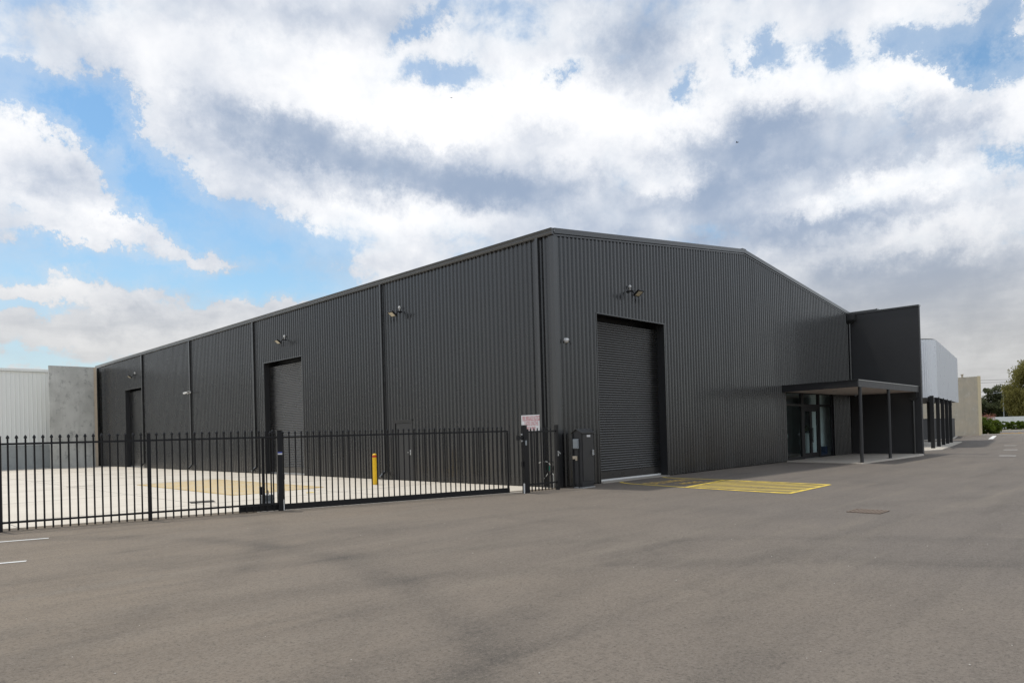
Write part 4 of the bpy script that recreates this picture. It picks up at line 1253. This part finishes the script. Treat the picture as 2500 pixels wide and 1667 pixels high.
for k, (x_, y_) in enumerate(((-7.8, 24.85), (-7.9, 18.1))):  # thin dark strips laid on the yard concrete
    o = MB().box(-0.45, 0.45, -0.06, 0.06, 0.013, 0.016).build('dark_strip', 'joint', loc=(x_, y_, 0)); structure(o)

# ------------------------------------------------------------------ left neighbours
lp_ = thing('concrete_panel', 'tall stained grey precast concrete panel at the left end of the warehouse', 'wall')
m = MB(); m.box(-3.42, -0.62, 44.7, 44.9, 0, 7.33); m.build('panel_face', 'panel_grey', lp_)
m = MB(); m.box(-0.618, -0.42, 44.72, 46.1, 0, 7.33); m.build('return_strip', 'wood_tan', lp_)
wb = thing('white_shed', 'white ribbed metal shed with grey concrete base at the far left', 'shed')


def rib_wide(a, b):
    out = []
    x = a
    while x < b - 1e-4:
        for o, d in ((0, 0), (0.19, 0), (0.205, 0.025), (0.245, 0.025), (0.26, 0)):
            if x + o < b: out.append((x + o, d))
        x += 0.262
    out.append((b, 0))
    return out


x = -30.0
while x < 1.0:
    wall_sheet(x, x + 0.786, lambda q_: 1.72, lambda q_: 6.98, lambda q_, d, z: (q_, 46.5 - d, z), wb, 'white_clad', 'wall_sheet', rib_wide); x += 0.786
m = MB(); m.box(-30, 2, 46.42, 46.7, 0, 1.70); m.build('concrete_base', 'dado', wb)
m = MB(); m.box(-30, 2, 46.36, 46.52, 7.0, 7.18); m.build('gutter', 'white_clad', wb)
m = MB(); m.box(-30, 2, 46.56, 60, 1.7, 7.15); m.build('shell', 'white_clad', wb)

# ------------------------------------------------------------------ right background
cp = thing('concrete_panel', 'tan stained precast concrete panel standing beyond the silver screen', 'wall')
m = MB(); m.add([(72.0, 3.6, 0), (72.2, 3.6, 0), (72.2, 12.0, 0), (72.0, 12.0, 0), (72.0, 3.6, 6.27), (72.2, 3.6, 6.27), (72.2, 12.0, 6.27), (72.0, 12.0, 6.27)],
                [(0, 3, 2, 1), (4, 5, 6, 7), (0, 1, 5, 4), (1, 2, 6, 5), (2, 3, 7, 6), (3, 0, 4, 7)])
m.build('panel_face', 'panel_tan', cp)
m = MB(); m.box(71.96, 72.24, 3.36, 3.598, 0, 6.30); m.build('edge_strip', 'cream_edge', cp)
m = MB(); m.tube([(72.1, 5.0, 6.27), (72.1, 5.0, 6.55)], 0.1, 8); m.box(71.95, 72.25, 4.85, 5.15, 6.55, 6.6); m.build('vent', 'cream_plastic', cp)
ff = thing('charcoal_fence', 'charcoal sheet metal fence behind the black posts at the right', 'fence')
line = [(50.0, 4.3), (55.2, 3.23), (57.57, 2.95), (69.7, 5.3)]
for a, b_ in zip(line[:-1], line[1:]):
    A_, B_ = Vector((*a, 0)), Vector((*b_, 0))
    ln = (B_ - A_).length; d = (B_ - A_).normalized(); nn = Vector((-d.y, d.x, 0))
    k = max(1, round(ln / 0.8))
    for i in range(k):
        p0, p1 = A_ + d * (ln * i / k), A_ + d * (ln * (i + 1) / k)
        m = MB(); vv = []
        for j in range(9):
            p_ = p0 + (p1 - p0) * j / 8 + nn * (0.03 if j % 2 else 0)
            vv += [(p_.x, p_.y, 0.06), (p_.x, p_.y, 1.84)]
        m.add(vv, [(2 * j, 2 * j + 2, 2 * j + 3, 2 * j + 1) for j in range(8)]); m.build('fence_sheet', 'far_fence', ff)
    for z_ in (0.04, 1.86):
        m = MB(); m.bar(A_ + Vector((0, 0, z_)), B_ + Vector((0, 0, z_)), 0.05, 0.05); m.build('rail', 'far_fence', ff)
    m = MB(); m.bar(A_ - nn * 0.15 + Vector((0, 0, 0.03)), B_ - nn * 0.15 + Vector((0, 0, 0.03)), 0.15, 0.06); structure(m.build('garden_edging', 'kerb'))
structure(MB().prism([(71.3, 3.3), (72.45, -0.2), (88, -48), (88.5, -48), (72.95, -0.2), (71.8, 3.35)], 0.0, 0.14).build('kerb', 'kerb'))
structure(MB().prism([(104, -60), (104.6, -60), (101.6, 60), (101.0, 60)], 0.0, 0.14).build('kerb', 'kerb'))
wf = thing('white_boundary_fence', 'long white boundary fence beyond the far road', 'fence')
for i in range(22):
    y_ = 26.0 - i * 2.4
    x_ = 124.0 + (26 - y_) * 0.12
    m = MB(); m.obox((x_, y_ - 1.2, 1.06), (0.119, -0.993, 0), (0.993, 0.119, 0), (0, 0, 1), 1.16, 0.03, 1.0); m.build('fence_panel', 'white_fence', wf)
    m = MB(); m.obox((x_ - 0.14, y_ + 0.0, 1.06), (0.119, -0.993, 0), (0.993, 0.119, 0), (0, 0, 1), 0.04, 0.05, 1.04); m.build('post', 'white_fence', wf)
lm = thing('lamp_post', 'slim grey lamp post in front of the dark trees beyond the white fence', 'lamp post', (141.7, 13.1, 0))
m = MB(); m.tube([(0, 0, 0), (0, 0, 3), (0, 0, 6.6)], [0.11, 0.09, 0.07], 10); m.build('pole', 'pole', lm)
m = MB(); m.bar((0, 0, 6.5), (-0.7, 0.75, 6.6), 0.07, 0.07); m.build('arm', 'pole', lm)
m = MB(); m.obox((-0.95, 1.0, 6.6), (-0.7, 0.7, 0), (0.7, 0.7, 0), (0, 0, 1), 0.35, 0.14, 0.07); m.build('lamp_head', 'pole', lm)
for k, (z_, y0) in enumerate(((10.15, 0.0), (9.62, 0.1), (7.6, 0.0))):
    pts = []
    for j in range(13):
        s_ = j / 12
        pts.append((140 + 44 * s_, 43 - 44 * s_ + y0, z_ + 0.5 * (s_ - 0.5) ** 2 * 4))
    lab = ('highest of the three thin power lines above the dark trees', 'middle of the three thin power lines above the dark trees', 'lowest thin power line running across the dark tree tops')[k]
    tag(MB().tube(pts, 0.03, 5).build('power_line', 'black_matt'), lab, 'power line', 'power lines at the right')


# ------------------------------------------------------------------ plants
def foliage(center, radii, n_clump, per, leaf, seed, droop=0.0, hollow=0.35, squash=1.0):
    rg = np.random.default_rng(seed)
    vs_, fs = [], []
    cl = []
    while len(cl) < n_clump:
        p = rg.uniform(-1, 1, 3)
        r_ = np.linalg.norm(p)
        if r_ > 1 or r_ < hollow: continue
        cl.append(p)
    V = []
    for p in cl:
        c = np.array(center) + p * np.array(radii)
        cr = min(radii) * rg.uniform(0.16, 0.34)
        q = rg.normal(0, 1, (per, 3)); q /= np.maximum(1e-6, np.linalg.norm(q, axis=1))[:, None]
        q *= (rg.uniform(0, 1, (per, 1)) ** 0.5)
        q = q * cr * np.array([1.0, 1.0, 0.75 * squash])
        if droop: q[:, 2] = q[:, 2] * 1.2 - np.abs(rg.normal(0, droop, per))
        V.append(c + q)
    P = np.concatenate(V)
    P = P[P[:, 2] > 0.03]
    k_ = len(P)
    a = rg.normal(0, 1, (k_, 3)); a /= np.linalg.norm(a, axis=1)[:, None]
    if droop: a[:, 2] -= 1.4; a /= np.linalg.norm(a, axis=1)[:, None]
    b_ = np.cross(a, rg.normal(0, 1, (k_, 3))); b_ /= np.maximum(1e-6, np.linalg.norm(b_, axis=1))[:, None]
    s_ = rg.uniform(0.6, 1.3, (k_, 1)) * leaf
    vv = np.stack([P - a * s_, P + b_ * s_ * 0.45, P + a * s_, P - b_ * s_ * 0.45], 1).reshape(-1, 3)
    ff_ = np.arange(4 * k_).reshape(-1, 4)
    return vv.tolist(), ff_.tolist()


def tree(name, label, loc, trunk_h, crown_c, radii, n_clump, per, leaf, mat, seed, group=None, droop=0.0):
    t = thing(name, label, 'tree', loc, 0, group)
    rg = random.Random(seed)
    m = MB()
    top = Vector((rg.uniform(-.3, .3), rg.uniform(-.3, .3), trunk_h))
    m.tube([(0, 0, 0), top * 0.5 + Vector((0.1, 0, 0)), top], [0.26, 0.2, 0.14], 8)
    for k in range(6):
        a = rg.uniform(0, 6.28); e = rg.uniform(0.4, 1.1)
        d = Vector((math.cos(a) * math.cos(e) * radii[0], math.sin(a) * math.cos(e) * radii[1], math.sin(e) * radii[2])) * 0.75
        st = top * rg.uniform(0.65, 1.0)
        m.tube([st, st + d * 0.5 + Vector((0, 0, 0.2)), st + d], [0.1, 0.06, 0.02], 6)
    m.build('trunk', 'trunk', t)
    m = MB()
    vv, ff_ = foliage(crown_c, radii, n_clump, per, leaf, seed, droop)
    m.add(vv, ff_)
    m.build('crown', mat, t)
    return t


tree('willow_tree', 'large olive green drooping tree at the right edge of the picture', (139.2, 8.6, 0), 5.5, (0, 0, 6.6), (3.9, 3.9, 5.3), 130, 260, 0.17, 'leaf_olive', 5, droop=0.55)
WT = [((151.1, 17.9), 3.4, 7.6, 'dark round tree directly right of the tan concrete panel'), ((153.6, 15.6), 3.5, 8.1, 'dark tree behind the slim lamp post'),
      ((156.2, 13.0), 3.3, 7.4, 'dark tree half hidden by the big drooping tree'), ((148.3, 21.0), 3.4, 7.2, 'dark tree seen between the black posts, nearest the panel'),
      ((144.6, 24.6), 3.6, 7.0, 'dark tree seen low between the black posts'), ((141.0, 28.0), 3.6, 7.3, 'dark tree beyond the left end of the black posts'),
      ((158.8, 9.5), 3.4, 7.8, 'dark tree behind the right side of the big drooping tree')]
for k, (xy, rad, ht, lab) in enumerate(WT):
    tree('dark_tree', lab, (*xy, 0), ht * 0.45, (0, 0, ht * 0.53), (rad, rad, ht * 0.5), 80, 170, 0.19, 'leaf_dark' if k % 2 == 0 else 'leaf_dark', 20 + k, 'dark trees beyond the white fence')


def shrub(name, label, loc, radii, n_clump, per, leaf, mat, seed, group=None):
    t = thing(name, label, 'shrub', loc, 0, group)
    m = MB()
    vv, ff_ = foliage((0, 0, radii[2] * 0.9), radii, n_clump, per, leaf, seed, 0, 0.2)
    m.add(vv, ff_); m.build('foliage', mat, t)
    m = MB(); rg = random.Random(seed)
    for k in range(9):
        a = rg.uniform(0, 6.28)
        m.tube([(0, 0, 0), (math.cos(a) * radii[0] * 0.3, math.sin(a) * radii[1] * 0.3, radii[2] * 0.8), (math.cos(a) * radii[0] * 0.7, math.sin(a) * radii[1] * 0.7, radii[2] * 1.4)], [0.03, 0.02, 0.006], 5)
    m.build('stem', 'trunk', t)
    return t


shrub('round_shrub', 'bright green rounded shrub at the foot of the tan concrete panel', (73.9, 3.35, 0.02), (1.45, 1.5, 0.95), 110, 150, 0.075, 'leaf_bright', 41)
hx = [(117.0, 9.4), (117.5, 7.5), (118.0, 5.6), (118.5, 3.5), (118.9, 1.4)]
labs = ['low green hedge shrub next to the reddish flowering shrub', 'low green hedge shrub second from the reddish shrub', 'low green hedge shrub at the right picture edge', 'low green hedge shrub just past the right picture edge', 'last low green hedge shrub past the right picture edge']
for k, p_ in enumerate(hx[:3]):
    shrub('hedge_shrub', labs[k], (*p_, 0.0), (1.2, 1.55, 0.68), 90, 130, 0.085, 'leaf_bright', 50 + k, 'low hedge shrubs before the white fence')
fs_ = thing('flowering_shrub', 'upright shrub with pinkish red flower heads before the white fence', 'shrub', (117.9, 11.2, 0))
m = MB(); mf = MB(); rg = random.Random(9)
for k in range(46):
    a = rg.uniform(0, 6.28); l_ = rg.uniform(1.4, 2.5); sp_ = rg.uniform(0.1, 0.55)
    tip = Vector((math.cos(a) * l_ * sp_, math.sin(a) * l_ * sp_, l_ * 0.98))
    m.tube([(math.cos(a) * 0.1, math.sin(a) * 0.1, 0), tip * 0.55, tip], [0.025, 0.02, 0.012], 4)
    for j in range(14):
        c = tip + Vector((rg.gauss(0, .13), rg.gauss(0, .13), rg.gauss(0, .18) - 0.1))
        t1 = Vector((rg.gauss(0, 1), rg.gauss(0, 1), rg.gauss(0, 1))).normalized(); t2 = t1.cross(Vector((rg.gauss(0, 1), rg.gauss(0, 1), 1))).normalized()
        mf.add([c - t1 * .06, c + t2 * .04, c + t1 * .06, c - t2 * .04], [(0, 1, 2, 3)])
m.build('stem', 'trunk', fs_); tag(mf.build('flower_heads', 'leaf_red', fs_), kind='stuff')
vv, ff_ = foliage((0, 0, 0.45), (0.8, 0.8, 0.5), 24, 60, 0.08, 77)
m = MB(); m.add(vv, ff_); m.build('foliage', 'leaf_dark', fs_)
# dry grass tufts in the garden bed
rg = random.Random(12); m = MB()
for k in range(1500):
    x_, y_ = rg.uniform(73.2, 81), rg.uniform(-9, 4.5)
    for j in range(3):
        a = rg.uniform(0, 6.28); h_ = rg.uniform(0.08, 0.26)
        m.add([(x_ - 0.02, y_, 0.016), (x_ + 0.02, y_ + 0.02, 0.016), (x_ + math.cos(a) * 0.15, y_ + math.sin(a) * 0.15, h_)], [(0, 1, 2)])
tag(m.build('dry_grass', 'grass_dry'), kind='stuff')

# loose pebbles and bits on the asphalt
rg = random.Random(21); m = MB()
for k in range(70):
    dd = rg.uniform(3.2, 16); aa = rg.uniform(-0.62, 0.62)
    base_ = Vector((-15.292, -13.326, 0)) + (Matrix.Rotation(aa, 3, 'Z') @ Vector((0.709, 0.705, 0))) * dd
    if base_.y > -0.3 and base_.x > -2: continue
    s_ = rg.uniform(0.003, 0.008)
    m.lathe([(s_ * 0.7, 0), (s_, s_ * 0.5), (s_ * 0.5, s_ * 0.9)], (base_.x, base_.y, 0.004), 5)
tag(m.build('pebbles', 'pebble'), kind='stuff')

# birds
for k, (p_, lab) in enumerate((((23.94, 31.97, 30.66), 'small dark bird flying high left of centre in the bright cloud'), ((41.28, 14.58, 26.13), 'small dark bird flying against the grey cloud right of centre'))):
    b = thing('bird', lab, 'bird', p_, R(40 + 60 * k), 'birds in the sky'); b.scale = ((0.55, 0.55, 0.55) if k == 0 else (0.8, 0.8, 0.8))
    m = MB(); m.tube([(-0.16, 0, 0), (-0.06, 0, 0.01), (0.06, 0, 0), (0.17, 0, -0.01)], [0.01, 0.045, 0.04, 0.012], 8); m.build('body', 'bird', b)
    for s_ in (-1, 1):
        m = MB(); m.add([(0.0, s_ * 0.03, 0.02), (0.1, s_ * 0.03, 0.02), (0.07, s_ * 0.2, 0.06), (-0.02, s_ * 0.3, 0.03), (0.0, s_ * 0.18, 0.055)], [(0, 1, 2, 4), (4, 2, 3)]); m.build('wing', 'bird', b)
